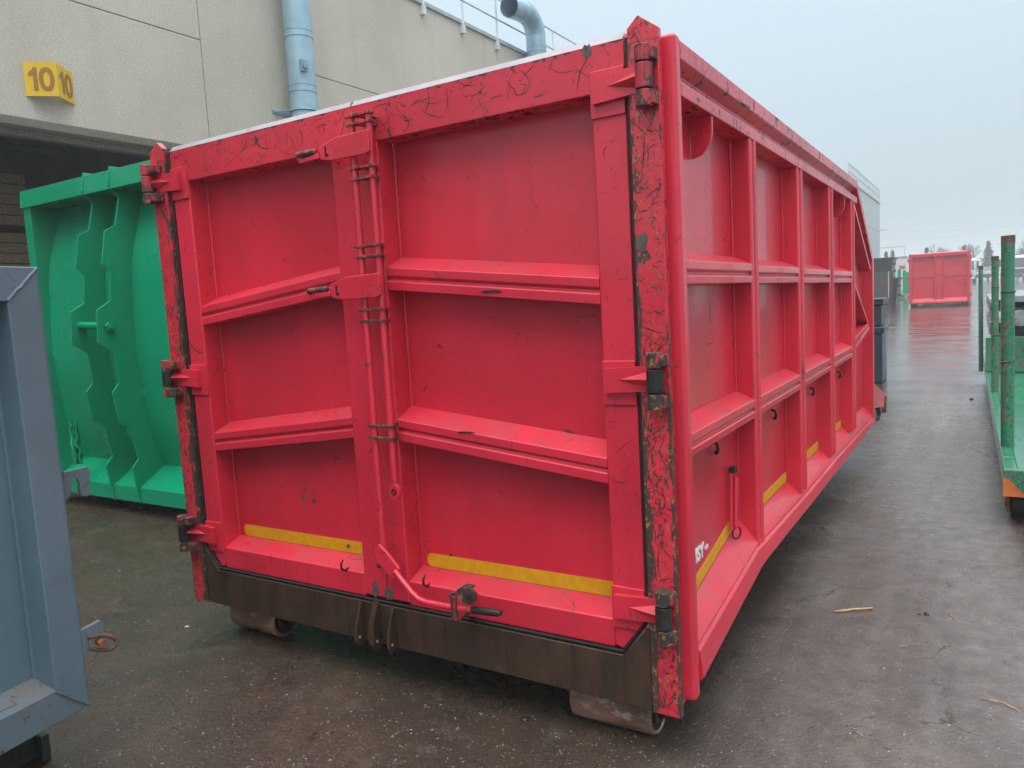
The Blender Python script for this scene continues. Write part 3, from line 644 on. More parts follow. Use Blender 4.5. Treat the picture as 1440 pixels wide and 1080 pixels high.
P(MB().ring((s1.x+.005, s1.y, s1.z-.012), (.9, -.45, 0), .024, .004, 18, 8), 'prop_ring', 'iron', 0)
for body, a, b_, sz in (('ISY', 979, 783, .070), ('com', 985, 777, .020)):
    me = text_mesh(body, sz, .003); me.materials.append(MAT['white_ink'])
    o = bpy.data.objects.new('lettering', me); COL.objects.link(o); o.parent = RC; o.matrix_parent_inverse = Matrix.Translation(-RC.location)
    v = onx(a, b_, PX+.003); o.matrix_basis = Matrix.Translation((PX+.003, v.y+(.04 if sz > .05 else .072), v.z)) @ Matrix(((0, 0, 1), (1, 0, 0), (0, 1, 0))).to_4x4()
# rollers
for x0 in (-.455, -2.355):
    rp = P(MB().sweep([(x0, .145, .089), (x0+.31, .145, .089)], .088, 30), 'roller', 'roller', .006)
    P(MB().sweep([(x0-.03, .145, .089), (x0+.34, .145, .089)], .028, 12), 'axle', 'iron', 0, rp)
    P(MB().sweep([(x0-.002, .145, .089), (x0+.312, .145, .089)], .070, 24), 'roller_core', 'iron', 0, rp); P(MB().ring((x0+.311, .145, .089), (1, 0, 0), .079, .005, 28, 6), 'roller_lip', 'roller', 0, rp)
    for xx_ in (x0-.018, x0+.314): P(MB().prism([(.06, .27), (.10, .06), (.19, .06), (.24, .27)], 'x', xx_-.005, xx_+.008), 'roller_bracket', 'sill', .002, rp)
# tow bracket beyond the front corner
tb = MB(); pp = [onx(a, b_, .0) for a, b_ in ((1229, 540), (1243, 552), (1243, 572), (1229, 574))]
tb.loft([[(-.02, v.y, v.z) for v in pp], [(.005, v.y, v.z) for v in pp]]); P(tb, 'tow_bracket', 'red_side', .004)
h0 = [onx(a, b_, -.01) for a, b_ in ((1234, 574), (1236, 580), (1234, 588), (1229, 591))]
P(MB().sweep(h0, .022, 8), 'hose', 'seal', 0)
v = onx(1245, 575, .0); P(MB().box(-.03, .01, v.y-.06, v.y+.02, v.z-.03, v.z+.14), 'hook_plate', 'hinge', .003)

# ================================================================ green container
GC = thing('green_container', 'bright green steel container with two notched upright ribs beside the red one', 'container', (-5.08, 3.5, 0))
def G(mb, name, mat='green', bev=.005, par=None): return mb.build(name, mat, par or GC, bev)
gx0, gx1 = -6.335, -3.83
prof = [(1.56, 2.66), (1.53, 2.56), (1.455, 2.32), (1.39, 2.08), (1.355, 1.72), (1.34, 1.45), (1.342, 1.21), (1.38, .80), (1.425, .58), (1.49, .37)]
def spl(pts, n=5):
    o = []
    for i in range(len(pts)-1):
        p0, p1, p2, p3 = pts[max(i-1, 0)], pts[i], pts[i+1], pts[min(i+2, len(pts)-1)]
        for k in range(n):
            t = k/n; o.append(tuple(.5*(2*p1[j]+(p2[j]-p0[j])*t+(2*p0[j]-5*p1[j]+4*p2[j]-p3[j])*t*t+(3*p1[j]-p0[j]-3*p2[j]+p3[j])*t**3) for j in (0, 1)))
    return o + [pts[-1]]
pc = spl(prof)
def panel_strip(xa, xb, n=10):
    mb = MB(); rings = []
    for i in range(n+1): x = xa+(xb-xa)*i/n; rings.append([(x, y, z) for y, z in pc] + [(x, y+.006, z) for y, z in pc[::-1]])
    mb.loft(rings); return mb
G(panel_strip(-6.205, -5.346), 'bulkhead_panel', bev=0); G(panel_strip(-5.322, -4.977, 4), 'bulkhead_panel', bev=0); G(panel_strip(-4.953, -3.95), 'bulkhead_panel', bev=0)
for x in (-5.334, -4.965): G(MB().prism(pc + [(1.7, .37), (1.7, 2.66)], 'x', x-.004, x+.004), 'bulkhead_web', bev=0)
G(MB().prism([(1.270, 2.615), (1.285, 2.762), (1.62, 2.775), (1.62, 2.615)], 'x', gx0+.002, gx1), 'top_rim', bev=.004)
for a, b in ((gx0, gx0+.012), (gx1-.012, gx1)): G(MB().box(a, b, 1.30, 7.4, .24, 2.755), 'side_wall')
for a, b in ((gx0+.013, gx0+.125), (gx1-.125, gx1-.013)): G(MB().prism([(1.288, .25), (1.288, 2.618), (1.62, 2.618), (1.62, .25)], 'x', a, b), 'corner_upright', bev=.008)
G(MB().prism([(1.25, .112), (1.25, .238), (1.50, .385), (1.62, .385), (1.62, .112)], 'x', gx0+.004, gx1-.004), 'base_beam', bev=.006)
G(MB().box(gx0+.02, gx1-.02, 1.63, 7.4, .2, .26), 'floor')
G(MB().box(gx0, gx1, 7.38, 7.42, .25, 2.75), 'rear_wall')
rp = [(1.285, 2.79), (1.255, 2.64), (1.335, 2.55), (1.28, 2.335), (1.19, 2.29), (1.14, 2.03), (1.20, 1.975), (1.175, 1.75), (1.06, 1.68), (1.04, 1.425), (1.16, 1.345), (1.17, 1.10), (1.11, 1.035), (1.14, .795), (1.225, .735), (1.265, .475), (1.205, .41), (1.24, .11)]
# front edge then back along the panel
bk = [(y+.004, z) for y, z in pc if .40 < z < 2.55]
for x in (-5.334, -4.965):
    poly = rp + [(1.27, .112), (1.50, .36)] + [(y+.05, z) for y, z in bk[::-1]] + [(1.60, 2.60), (1.60, 2.785)]
    vs = MB(); bm_pts = poly
    rb = G(MB().prism(poly, 'x', x-.0075, x+.0075), 'rib_plate', bev=.003)
G(MB().sweep([(-5.33, 1.13, 1.57), (-5.30, 1.118, 1.572), (-5.2, 1.115, 1.566), (-4.97, 1.125, 1.555)], .030, 14), 'hook_bar', bev=0)
G(MB().sweep([(-4.958, 1.138, 1.546), (-4.925, 1.138, 1.546)], .038, 6).sweep([(-4.925, 1.138, 1.546), (-4.908, 1.138, 1.546)], .02, 12), 'bar_nut', bev=.003)
for x0 in (-5.98, -4.50):
    r_ = G(MB().sweep([(x0, 1.50, .082), (x0+.30, 1.50, .082)], .081, 24), 'roller', 'iron', .006); G(MB().box(x0-.02, x0-.008, 1.43, 1.6, .05, .2), 'roller_bracket', 'iron', 0, r_)
MB_t = MB()
for k in range(9):
    random.seed(40+k); x = -5.735+random.uniform(-.05, .05); y = 1.20+random.uniform(-.03, .03)
    MB_t.sweep([(x+random.uniform(-.02, .02), y+random.uniform(-.015, .015), .40+.36*t/6+(.0 if t < 6 else random.uniform(-.03, .03))) for t in range(7)], [.012, .016, .014, .018, .014, .012, .006], 6)
tag(MB_t.build('net_bundle', 'green'), 'crumpled bundle of dark green netting hanging on the green container base', 'net')

# ================================================================ blue container (corner at the left edge)
BC0 = Vector((-1.793, -.939, 0)); BU = Vector((.155, -.988, 0)).normalized(); BN = Vector((-BU.y, BU.x, 0))
BM = Matrix((BU, BN, Vector((0, 0, 1)))).transposed().to_4x4(); BM.translation = BC0
BCN = thing('blue_container', 'blue grey steel container cut off by the left edge of the picture', 'container', tuple(BC0 + BU*2.2 - BN*1.0))
def B(mb, name, mat='blue', bev=.004, par=None): return mb.build(name, mat, par or BCN, bev, mtx=BM)
LB = 4.4
ZBT, ZTP = .25, 1.752
B(MB().prism([(0, ZBT), (.112, .362), (.112, 1.642), (0, 1.752)], 'y', -.104, 0), 'upright', bev=.004)
for k, (a, b) in enumerate(((1.45, 1.56), (2.9, 3.01), (LB-.112, LB))): B(MB().prism([(a, 0), (b, 0), (b, -.10), (a, -.10)], 'z', .362, 1.642), 'upright', bev=.006)
B(MB().prism([(.0005, 1.752), (.1125, 1.642), (LB, 1.642), (LB, 1.752)], 'y', -.105, -.0003), 'top_rail', bev=.004)
B(MB().prism([(.0005, ZBT), (.1125, .361), (LB, .361), (LB, ZBT)], 'y', -.105, -.0003), 'bottom_rail', 'blue_dirty', bev=.004)
B(MB().prism([(-.101, .3615), (-.004, .3615), (-.101, .392)], 'x', .113, LB), 'ledge', 'blue_dirty', bev=0)
for a, b in ((.0, 1.5), (1.5, 2.95), (2.95, LB)): B(MB().box(a+.002, b-.002, -.108, -.101, .30, 1.70), 'side_panel', bev=0)
B(MB().sweep([(.114, -.096, .38), (.114, -.096, 1.64)], .006, 6), 'weld', bev=0)
def weldline(p0, p1, seed):
    random.seed(seed); n = 14; pts = []; rr = []
    for i in range(n+1):
        t = i/n; pts.append((p0[0]+(p1[0]-p0[0])*t+random.uniform(-.002, .002), .001, p0[1]+(p1[1]-p0[1])*t+random.uniform(-.002, .002))); rr.append(.0035+random.uniform(0, .002))
    return MB().sweep(pts, rr, 8)
B(weldline((.004, 1.748), (.112, 1.645), 3), 'weld', 'blue', 0); B(weldline((.004, .254), (.114, .360), 4), 'weld', 'blue_dirty', 0)
B(MB().box(.002, .010, -2.3, -.0, .252, 1.75), 'end_wall', bev=.003); B(MB().box(.02, LB, -2.3, -2.29, .27, 1.75), 'far_wall', bev=0)
B(MB().box(.02, LB, -2.29, -.11, .262, .30), 'floor', 'blue_dirty', 0)
B(MB().box(.0, LB-.1, -.42, -.29, .012, .248).box(.0, LB-.1, -1.95, -1.82, .012, .248), 'skid', 'skid', .006)
B(MB().box(-.012, .02, -.46, -.25, .0, .10), 'skid_foot', 'skid', .006)
# slotted hook plate and shackle on its far end
hp = [onx(a, b, -1.83) for a, b in ((88, 664), (122, 656), (125, 662), (126, 693), (122, 698), (113, 697), (110, 690), (111, 680), (107, 673), (101, 674), (99, 682), (98, 696), (91, 706), (86, 704))]
MBh = MB().loft([[(-1.836, v.y, v.z) for v in hp], [(-1.824, v.y, v.z) for v in hp]]); MBh.build('hook_plate', 'blue_dirty', BCN, .0015)
sb = [onx(a, b, -1.80) for a, b in ((110, 888), (140, 872), (144, 876), (146, 888), (124, 897), (124, 915), (116, 920))]
MB().loft([[(-1.812, v.y, v.z) for v in sb], [(-1.795, v.y, v.z) for v in sb]]).build('shackle_bracket', 'blue_dirty', BCN, .0015)
sp = [onx(a, b, -1.785) for a, b in ((124, 897), (140, 893), (153, 894), (162, 898), (164, 904), (160, 911), (150, 914), (138, 914), (126, 912))]
MB().sweep(sp, .0075, 8).build('shackle', 'rust_dull', BCN)
v = onx(141, 903, -1.785); MB().sweep([(-1.80, v.y, v.z), (-1.765, v.y, v.z)], .013, 10).build('shackle_pin', 'rust', BCN, .002)

# ================================================================ green flatrack on the right
FX = lambda y: .955-.0095*(y-3.2)
FR = thing('flatrack', 'worn green flatbed platform with upright stanchions along the right side', 'flatrack', (2.1, 7.5, 0))
FM = Matrix.Translation((.955, 3.2, 0)) @ Matrix.Rotation(.0095, 4, 'Z')
def F(mb, name, mat='green_worn', bev=.004, par=None): return mb.build(name, mat, par or FR, bev, mtx=FM)
DZ = .36; LF = 8.2; WF = 2.3
F(MB().box(.0, .07, 0, LF, DZ-.15, DZ+.004), 'edge_beam', 'green_deck', .006); F(MB().box(WF-.07, WF, 0, LF, DZ-.15, DZ+.004), 'edge_beam', 'green_deck', .006)
for k in range(8):
    F(MB().box(.072, WF-.072, .06+k*1.018, .06+k*1.018+1.008, DZ-.03, DZ-.004), 'deck_plate', 'green_deck', .003)
F(MB().box(-.004, WF+.004, -.018, .055, DZ-.155, DZ+.006), 'end_beam', 'green_worn', .004); F(MB().prism([(-.006, DZ-.158), (.12, DZ-.158), (.04, DZ-.07), (-.006, DZ-.035)], 'y', -.022, -.0185), 'primer_patch', 'orange', 0)
for x in (.42, WF-.55): F(MB().box(x, x+.13, .3, LF, .12, DZ-.16), 'long_beam', 'green_worn', .004)
for x0 in (.045, WF-.35):
    r_ = F(MB().sweep([(x0, .26, .101), (x0+.30, .26, .101)], .10, 28), 'roller', 'iron', .008)
    F(MB().box(x0-.022, x0-.006, .18, .34, .05, DZ-.16), 'roller_bracket', 'rust', .002, r_); F(MB().sweep([(x0-.03, .26, .101), (x0+.02, .26, .101)], .03, 12), 'axle', 'rust', .002, r_)
for yl, xo, rr, zt in ((.78, .045, .041, 1.82), (3.75, .045, .033, 1.755), (6.8, -.045, .028, 1.71)):
    ps = F(MB().sweep([(xo, yl, DZ-.1), (xo-.012, yl, zt)], rr, 20), 'stanchion', 'green_worn', .003)
    F(MB().sweep([(xo-.011, yl, zt-.05), (xo-.012, yl, zt+.001)], rr+.001, 20), 'rusty_end', 'rust_dull', 0, ps)
    for dz in (.72, 1.20): 
        if rr > .03: F(MB().ring((xo-.007, yl, DZ+dz-.12), (0, 0, 1), rr+.001, .0055, 20, 6), 'weld_band', 'rust_dull', 0, ps)
for yl, xo in ((.9, WF-.05), (3.75, WF-.05), (6.8, WF-.05)): F(MB().sweep([(xo, yl, DZ-.1), (xo, yl, 1.75)], .035, 16), 'stanchion', 'green_worn', .003)
F(MB().box(-.01, WF+.01, 5.70, 5.76, DZ+.006, DZ+.44), 'cross_board', 'green_worn', .005)
F(MB().sweep([(.62, 5.2, DZ), (.62, 5.2, 1.86)], .05, 4), 'stanchion', 'rust_dull', .003)
# load behind the board
def beam(label, x, y0, y1, z, w, h, mat='steel', cat='beam', grp='steel sections loaded on the flatrack'):
    t = .012; b = MB(); b.box(x, x+w, y0, y1, z, z+t).box(x, x+w, y0, y1, z+h-t, z+h).box(x, x+t, y0, y1, z+t, z+h-t).box(x+w-t, x+w, y0, y1, z+t, z+h-t)
    return tag(b.build('steel_beam', mat, None, .003), label, cat, grp)
beam('lower square steel tube end sticking out left on the flatrack', .93, 9.05, 13.5, DZ+.46, .13, .16)
beam('upper square steel tube end resting on the flatrack load', .93, 9.3, 13.5, DZ+.74, .13, .16)
tag(MB().box(1.14, 3.1, 9.15, 13.6, DZ+.90, DZ+.94).box(1.14, 3.1, 9.15, 9.19, DZ+.86, DZ+.90).build('steel_sheet', 'steel', None, .003), 'broad flat grey steel sheet lying on top of the flatrack load', 'steel sheet')
for k, z in enumerate((DZ+.46, DZ+.66)):
    tag(MB().box(1.2, 3.0, 9.2, 13.4, z, z+.13).build('steel_stack', 'grille', None, .006), ['lower dark steel bundle under the grey sheet on the flatrack', 'upper dark steel bundle under the grey sheet on the flatrack'][k], 'steel bundle', 'dark bundles on the flatrack')
tag(MB().box(1.0, 3.0, 9.22, 13.4, DZ+.006, DZ+.455).build('steel_stack', 'grille', None, .006), 'bottom dark steel bundle behind the green cross board of the flatrack', 'steel bundle', 'dark bundles on the flatrack')
tag(MB().sweep([(1.25, 9.05, DZ+.66+.0), (1.25, 9.19, DZ+.66)], .10, 16).build('pipe_end', 'steel', None, .004), 'short grey pipe end in front of the steel bundles on the flatrack', 'pipe')

# ================================================================ things further down the lane
# blue and black bins past the red container's front
def bin_(label, zb_, h, w0, w1, mat, yb, xr):
    t = thing('plastic_bin', label, 'bin', (xr-w1/2, yb+.3, zb_), 'plastic bins stacked past the red container'); xc = xr-w1/2; yc = yb+.3
    def rg(w, z): return [(xc-w/2, yc-w/2, z), (xc+w/2, yc-w/2, z), (xc+w/2, yc+w/2, z), (xc-w/2, yc+w/2, z)]
    MB().loft([rg(w0, zb_), rg(w1-.05, zb_+h-.10)]).build('body', mat, t, .03)
    MB().loft([rg(w1, zb_+h-.10), rg(w1+.02, zb_+h)]).build('rim', mat, t, .015); return t
bin_('dark blue square plastic bin standing on the ground past the red container', gz(10.6), .86, .66, .70, 'navy', 10.5, -.41)
bin_('black square plastic bin stacked on the dark blue bin', gz(10.6)+.862, .43, .60, .66, 'black_pl', 10.5, -.42)
# brown crates
yb = 38.0; zg = gz(yb); xl, xr = -3.9, -2.76
for k, (z0, z1, lb) in enumerate(((0, .50, 'bottom brown slatted crate of the far stack left of the distant red container'), (.51, 1.12, 'middle brown slatted crate of the far stack with white straps'), (1.13, 1.76, 'top brown slatted crate of the far stack with white straps'))):
    t = thing('slatted_crate', lb, 'crate', ((xl+xr)/2, yb+.6, zg+z0), 'crates in the far stack')
    n = 5
    for j in range(n):
        h = (z1-z0)/n; MB().box(xl, xr, yb, yb+1.2, zg+z0+j*h, zg+z0+j*h+h*.88).build('slat', 'crate', t)
    MB().box(xl+.02, xr-.02, yb+.015, yb+1.18, zg+z0+.001, zg+z1-.02).build('core', 'grille', t)
    if k:
        for xs2 in (xl+.34, xr-.10): MB().box(xs2, xs2+.04, yb-.006, yb+1.206, zg+z0-.001, zg+z1-.002).build('strap', 'strap', t)
# dark skips behind the crates
def skip(label, x0, x1, y, h, zoff):
    t = thing('dark_skip', label, 'skip', ((x0+x1)/2, y+.8, gz(y)+zoff), 'dark skips stacked down the lane'); z = gz(y)+zoff
    MB().loft([[(x0+.15, y, z), (x1-.15, y, z), (x1-.15, y+1.6, z), (x0+.15, y+1.6, z)], [(x0, y-.1, z+h), (x1, y-.1, z+h), (x1, y+1.7, z+h), (x0, y+1.7, z+h)]]).build('tub', 'black_pl', t, .02)
    MB().box(x0-.04, x1+.06, y-.14, y+1.74, z+h, z+h+.09).build('rim', 'grille', t, .01)
    for zz in (.35, .7): MB().box(x1-.05, x1+.12, y-.12, y-.02, z+h*zz, z+h*zz+.12).build('bracket', 'grille', t, .01)
skip('upper dark grey skip nested on the stack behind the crates', -4.2, -2.98, 42, 1.05, 1.35); skip('lower dark grey skip on the ground behind the crates', -4.2, -2.75, 42.2, 1.33, 0)
# green flat with posts
t = thing('green_rack', 'small green rack with upright posts beside the dark skips', 'rack', (-3.6, 52, gz(52))); zz = gz(52)
MB().box(-4.2, -3.1, 50.6, 53.6, zz+.08, zz+.3).build('frame', 'green_worn', t, .01)
for x, y, h in ((-3.72, 50.7, 1.75), (-3.45, 51.4, 1.85), (-3.25, 52.6, 1.8), (-3.15, 53.4, 1.7)): MB().box(x-.09, x+.09, y-.09, y+.09, zz+.3, zz+h).build('post', 'green', t, .01)
MB().box(-4.1, -3.5, 50.5, 50.62, zz+.3, zz+.55).build('foot', 'green', t, .01)
tag(MB().box(-3.45, -3.12, 51.2, 51.6, zz+1.86, zz+2.08).build('orange_box', 'orange', None, .01), 'small orange box on top of the far green rack posts', 'box')
# white cabin with roof rail
yb = 78; zz = gz(yb); t = thing('site_cabin', 'white flat-roofed cabin behind the dark skips', 'cabin', (-7.5, yb+1.2, zz))
for k in range(6):
    x0 = -10.5+k*.93; MB().box(x0, x0+.91, yb, yb+2.4, zz, zz+3.05).build('wall_panel', 'white', t, .02)
MB().box(-10.6, -4.9, yb-.06, yb+2.5, zz+3.05, zz+3.17).build('roof', 'coping', t, .01)
for k in range(6): MB().box(-10.4+k*1.05, -10.36+k*1.05, yb, yb+.04, zz+3.17, zz+4.05).build('rail_post', 'coping', t)
MB().box(-10.4, -5.1, yb, yb+.04, zz+4.05, zz+4.10).build('rail', 'coping', t)
# far grey building with railing
zz = .5; t = thing('far_building', 'tall hazy grey building with a rooftop railing beyond the red container', 'building', (-12, 69, zz))
for k in range(6):
    y0 = 58+k*3.35; MB().box(-18, -7.2, y0, y0+3.32, zz-.6, 6.35).build('wall_panel', 'coping', t, .01); MB().box(-18, -7.2, y0, y0+3.32, 6.38, 9.0).build('wall_panel', 'coping', t, .01)
MB().box(-18.1, -7.12, 57.9, 78.15, 9.0, 9.12).build('coping', 'coping', t)
MB().box(-17.9, -7.3, 58.05, 78.0, .2, 8.9).build('core', 'ceil', t)
for k in range(19): MB().box(-7.24, -7.18, 58.1+k*1.1, 58.16+k*1.1, 9.12, 10.25).build('rail_post', 'coping', t)
for z in (9.65, 10.22): MB().box(-7.24, -7.18, 58, 78.1, z, z+.05).build('rail', 'coping', t)
MB().box(-7.2, -6.6, 77.6, 77.75, 6.5, 6.58).build('lamp_arm', 'coping', t)
# distant red container
yb = 38.0; zz = gz(yb); x0, x1 = -1.985, .49
FC = thing('red_container', 'small distant red container standing closed on the wet lane', 'container', (-.75, yb+3, zz))
def D(mb, name, mat='red', bev=.01): return mb.build(name, mat, FC, bev)
for a, b in ((x0, x0+.13), (x1-.13, x1)): D(MB().box(a, b, yb, yb+.12, zz+.16, zz+2.47), 'corner_post')
D(MB().prism([(yb, zz+2.30), (yb, zz+2.44), (yb+.04, zz+2.48), (yb+.14, zz+2.48), (yb+.14, zz+2.30)], 'x', x0+.135, x1-.135), 'top_rail')
D(MB().prism([(yb-.03, zz+.16), (yb-.03, zz+.24), (yb+.14, zz+.40), (yb+.14, zz+.16)], 'x', x0+.135, x1-.135), 'bottom_rail')
xm = (x0+x1)/2
for a, b in ((x0+.135, xm-.18), (xm+.18, x1-.135)):
    D(MB().box(a, b, yb+.13, yb+.14, zz+.38, zz+1.36), 'door_panel', 'red_panel', 0); D(MB().prism([(yb+.13, zz+1.36), (yb+.10, zz+1.37), (yb+.13, zz+2.31), (yb+.14, zz+2.31), (yb+.14, zz+1.36)], 'x', a, b), 'door_panel', 'red_panel', 0)
D(MB().box(xm-.18, xm+.18, yb+.06, yb+.14, zz+.3, zz+2.31), 'door_stile')
for x in (xm-.16, xm+.15): D(MB().sweep([(x, yb+.03, zz+.25), (x, yb+.03, zz+2.4)], .02, 8), 'locking_bar', 'red_worn', 0)
D(MB().box(xm-.15, xm+.15, yb+.02, yb+.05, zz+1.50, zz+1.54), 'lock_plate')
for a, b in ((x0, x0+.05), (x1-.05, x1)): D(MB().box(a, b, yb+.12, yb+6, zz+.2, zz+2.4), 'side_wall')
D(MB().box(x0, x1, yb+5.95, yb+6, zz+.2, zz+2.4), 'front_wall'); D(MB().box(x0+.1, x1-.1, yb+.15, yb+6, zz+.17, zz+.25), 'floor', 'iron')
for a in (x0+.06, x1-.38): D(MB().sweep([(a, yb+.12, zz+.095), (a+.3, yb+.12, zz+.095)], .094, 16), 'roller', 'iron', .005)
for s_ in (-1, 1):
    for k in range(3): D(MB().sweep([((x0 if s_ < 0 else x1)+s_*.02, yb-.03, zz+.4+k*.85), ((x0 if s_ < 0 else x1)+s_*.02, yb-.03, zz+.55+k*.85)], .035, 8), 'hinge', 'red_worn', 0)
# trucks
def truck(label, x, y, mirror=True):
    z = gz(y); t = thing('truck', label, 'truck', (x+1.2, y+2, z), 'white trucks parked across the end of the yard')
    def T(mb, n, m_, b=.03): return mb.build(n, m_, t, b)
    T(MB().prism([(y, z+.75), (y-.06, z+1.35), (y+.12, z+2.55), (y+.3, z+2.72), (y+2.2, z+2.78), (y+2.2, z+.75)], 'x', x, x+2.4), 'cab', 'truck', .06)
    T(MB().hexa([(x+.14, y-.07, z+1.45), (x+2.26, y-.07, z+1.45), (x+2.26, y+.0, z+1.45), (x+.14, y+.0, z+1.45), (x+.2, y+.07, z+2.42), (x+2.2, y+.07, z+2.42), (x+2.2, y+.14, z+2.42), (x+.2, y+.14, z+2.42)]), 'windscreen', 'glass', .01)
    T(MB().box(x+.3, x+2.1, y-.085, y-.0, z+.78, z+1.28), 'grille', 'grille', .02); T(MB().box(x-.03, x+2.43, y-.16, y+.3, z+.38, z+.76), 'bumper', 'grille', .04)
    for a in (x+.06, x+1.94): T(MB().box(a, a+.4, y-.18, y-.1, z+.52, z+.70), 'headlight', 'white', .02)
    if mirror:
        for a in (x-.28, x+2.46): T(MB().box(a, a+.22, y-.05, y+.08, z+1.6, z+2.4), 'mirror', 'black_pl', .02)
    for a in (x+.02, x+2.08):
        for b in (y+1.1, y+4.4): T(MB().sweep([(a, b, z+.5), (a+.3, b, z+.5)], .5, 18), 'wheel', 'tyre', .02)
    T(MB().box(x+.75, x+1.65, y+2.2, y+6, z+.6, z+.9), 'chassis', 'grille'); T(MB().box(x+.02, x+2.38, y+2.5, y+6.5, z+.92, z+1.15), 'load_bed', 'steel')
    return t
truck('white truck cab half hidden behind the distant red container', -1.9, 95); truck('white truck cab just right of the tall green stanchion', 2.85, 95)
t = thing('flat_trailer', 'low grey flat trailer between the distant red container and the stanchions', 'trailer', (1.5, 103, gz(103))); z = gz(103)
MB().box(.2, 2.6, 100, 107, z+.85, z+1.15).build('bed', 'truck', t, .03); MB().box(.3, 2.5, 99.9, 100.1, z+.45, z+.85).build('bumper', 'grille', t, .03); MB().box(.22, 2.58, 106.8, 107, z+1.15, z+1.75).build('headboard', 'steel', t, .02)
for a in (.25, 2.2):
    for b in (101.5, 105.2): MB().sweep([(a, b, z+.45), (a+.3, b, z+.45)], .45, 16).build('wheel', 'tyre', t, .02)
tag(MB().box(2.02, 2.42, 98, 98.4, gz(98), gz(98)+2.35).build('dark_post', 'grille', None, .05), 'dark upright post beside the flat trailer', 'post')
# power line
for k, dz in enumerate((0, .7)):
    p0, p1 = ony(1180, 330+k*-12+0, 120), ony(1500, 312-k*6, 120); n = 14
    tag(MB().sweep([p0.lerp(p1, i/n) - Vector((0, 0, 1.2*4*(i/n)*(1-i/n))) for i in range(n+1)], .016, 5).build('power_cable', 'coping', None, 0), ['lower faint power cable crossing the hazy sky', 'upper faint power cable crossing the hazy sky'][k], 'cable', 'power cables in the sky')
# trees
def bare_tree(label, x, y, H, seed, spread=1.0):
    random.seed(seed); z = gz(y); t = thing('bare_tree', label, 'tree', (x, y, z), 'leafless trees at the end of the yard')
    tr = MB(); cr = MB()
    def grow(p, d, L, r, lv):
        q_ = p + d*L; m_ = p.lerp(q_, .5) + Vector((random.uniform(-1, 1), random.uniform(-1, 1), 0))*L*.06
        (tr if lv < 2 else cr).sweep([p, m_, q_], [r, r*.82, r*.62], 6 if lv < 2 else 3, False)
        if lv >= 6: return
        for k in range(3 if lv < 4 else 2):
            a = random.uniform(0, 6.28); s_ = random.uniform(.35, .8)*spread
            nd = (d + Vector((math.cos(a)*s_, math.sin(a)*s_, random.uniform(-.05, .35)))).normalized()
            grow(p.lerp(q_, random.uniform(.55, 1)), nd, L*random.uniform(.6, .8), r*.58, lv+1)
    grow(Vector((x, y, z)), Vector((0, 0, 1)), H*.3, H*.034, 0)
    tr.build('trunk', 'bark', t); cr.build('crown', 'bark', t)
    return t
for k, (a, b_, lb) in enumerate(((1348, 347, 'bare hazy tree rising behind the right corner of the distant red container'), (1365, 350, 'bare hazy tree between the distant red container and the conifer'), (1432, 344, 'bare hazy tree right of the tall green stanchion'), (1446, 340, 'bare hazy tree at the right edge of the picture'), (1322, 350, 'bare hazy tree peeping above the middle of the distant red container'))):
    v = ony(a, b_, 118+k*3); bare_tree(lb, v.x, v.y, (v.z-gz(v.y))*1.5, 11+k)
def conifer(label, a, b_, y, wd, grp):
    v = ony(a, b_, y); z = gz(y); H = v.z-z; random.seed(int(a)); t = thing('conifer', label, 'tree', (v.x, y, z), grp)
    MB().sweep([(v.x, y, z), (v.x, y, z+H*.95)], [.14, .02], 7).build('trunk', 'bark', t); c = MB()
    for k in range(900):
        f = random.random()**.8; r_ = wd*(1-f)*random.uniform(.25, 1)*(.75+.35*math.sin(k*1.7)); an = random.uniform(0, 6.28); h = H*(.12+.88*f)
        p = Vector((v.x+r_*math.cos(an), y+r_*math.sin(an), z+h-r_*.22)); s_ = random.uniform(.10, .24)
        u = Vector((random.uniform(-1, 1), random.uniform(-1, 1), random.uniform(-.6, .2))).normalized()*s_; w_ = u.orthogonal().normalized()*s_*.5
        c.add([p-u-w_, p+u-w_*.4, p+u*.6+w_, p-u+w_*.6], [(0, 1, 2, 3)])
    c.build('crown', 'needle', t, smooth=0); return t
conifer('pale brownish conifer just left of the tall green stanchion', 1390, 340, 112, 1.9, 'conifers at the end of the yard')
conifer('small dark conifer tip left above the distant red container', 1303, 350, 100, .55, 'conifers at the end of the yard'); conifer('small dark conifer tip right above the distant red container', 1356, 346, 100, .6, 'conifers at the end of the yard')
conifer('dark pointed conifer behind the white cabin railing', 1255, 353, 104, .65, 'conifers at the end of the yard'); conifer('dark stubby conifer at the left of the white cabin railing', 1246, 355, 104, .6, 'conifers at the end of the yard')

# ================================================================ litter on the yard
def stick(name, label, cat, p0, p1, r0, mat, seed, bend=.02):
    random.seed(seed); a, b = onz(*p0, r0), onz(*p1, r0); n = 6
    pts = [a.lerp(b, i/n) + Vector((random.uniform(-1, 1)*bend*.4, random.uniform(-1, 1)*bend*.4, math.sin(i/n*math.pi)*bend*.3)) for i in range(n+1)]
    o = MB().sweep(pts, [r0*(.45+.6*math.sin(.25+2.6*i/n)) for i in range(n+1)], 6).build(name, mat); return tag(o, label, cat)
stick('wood_splinter', 'pale splinter of wood lying on the asphalt beside the red container', 'stick', (1173, 860), (1226, 855), .006, 'wood', 3, .006)
stick('dry_stalk', 'thin dry stalk lying at the right edge of the asphalt', 'stick', (1381, 981), (1437, 1000), .0025, 'straw', 4, .02)
stick('dry_stalk', 'tiny dry stalk right of the dark pellets on the asphalt', 'stick', (1333, 862), (1345, 872), .0018, 'straw', 5, .006)
stick('dry_stalk', 'short bent straw scrap below the pale wood splinter', 'stick', (1264, 911), (1275, 908), .0018, 'straw', 6, .012)
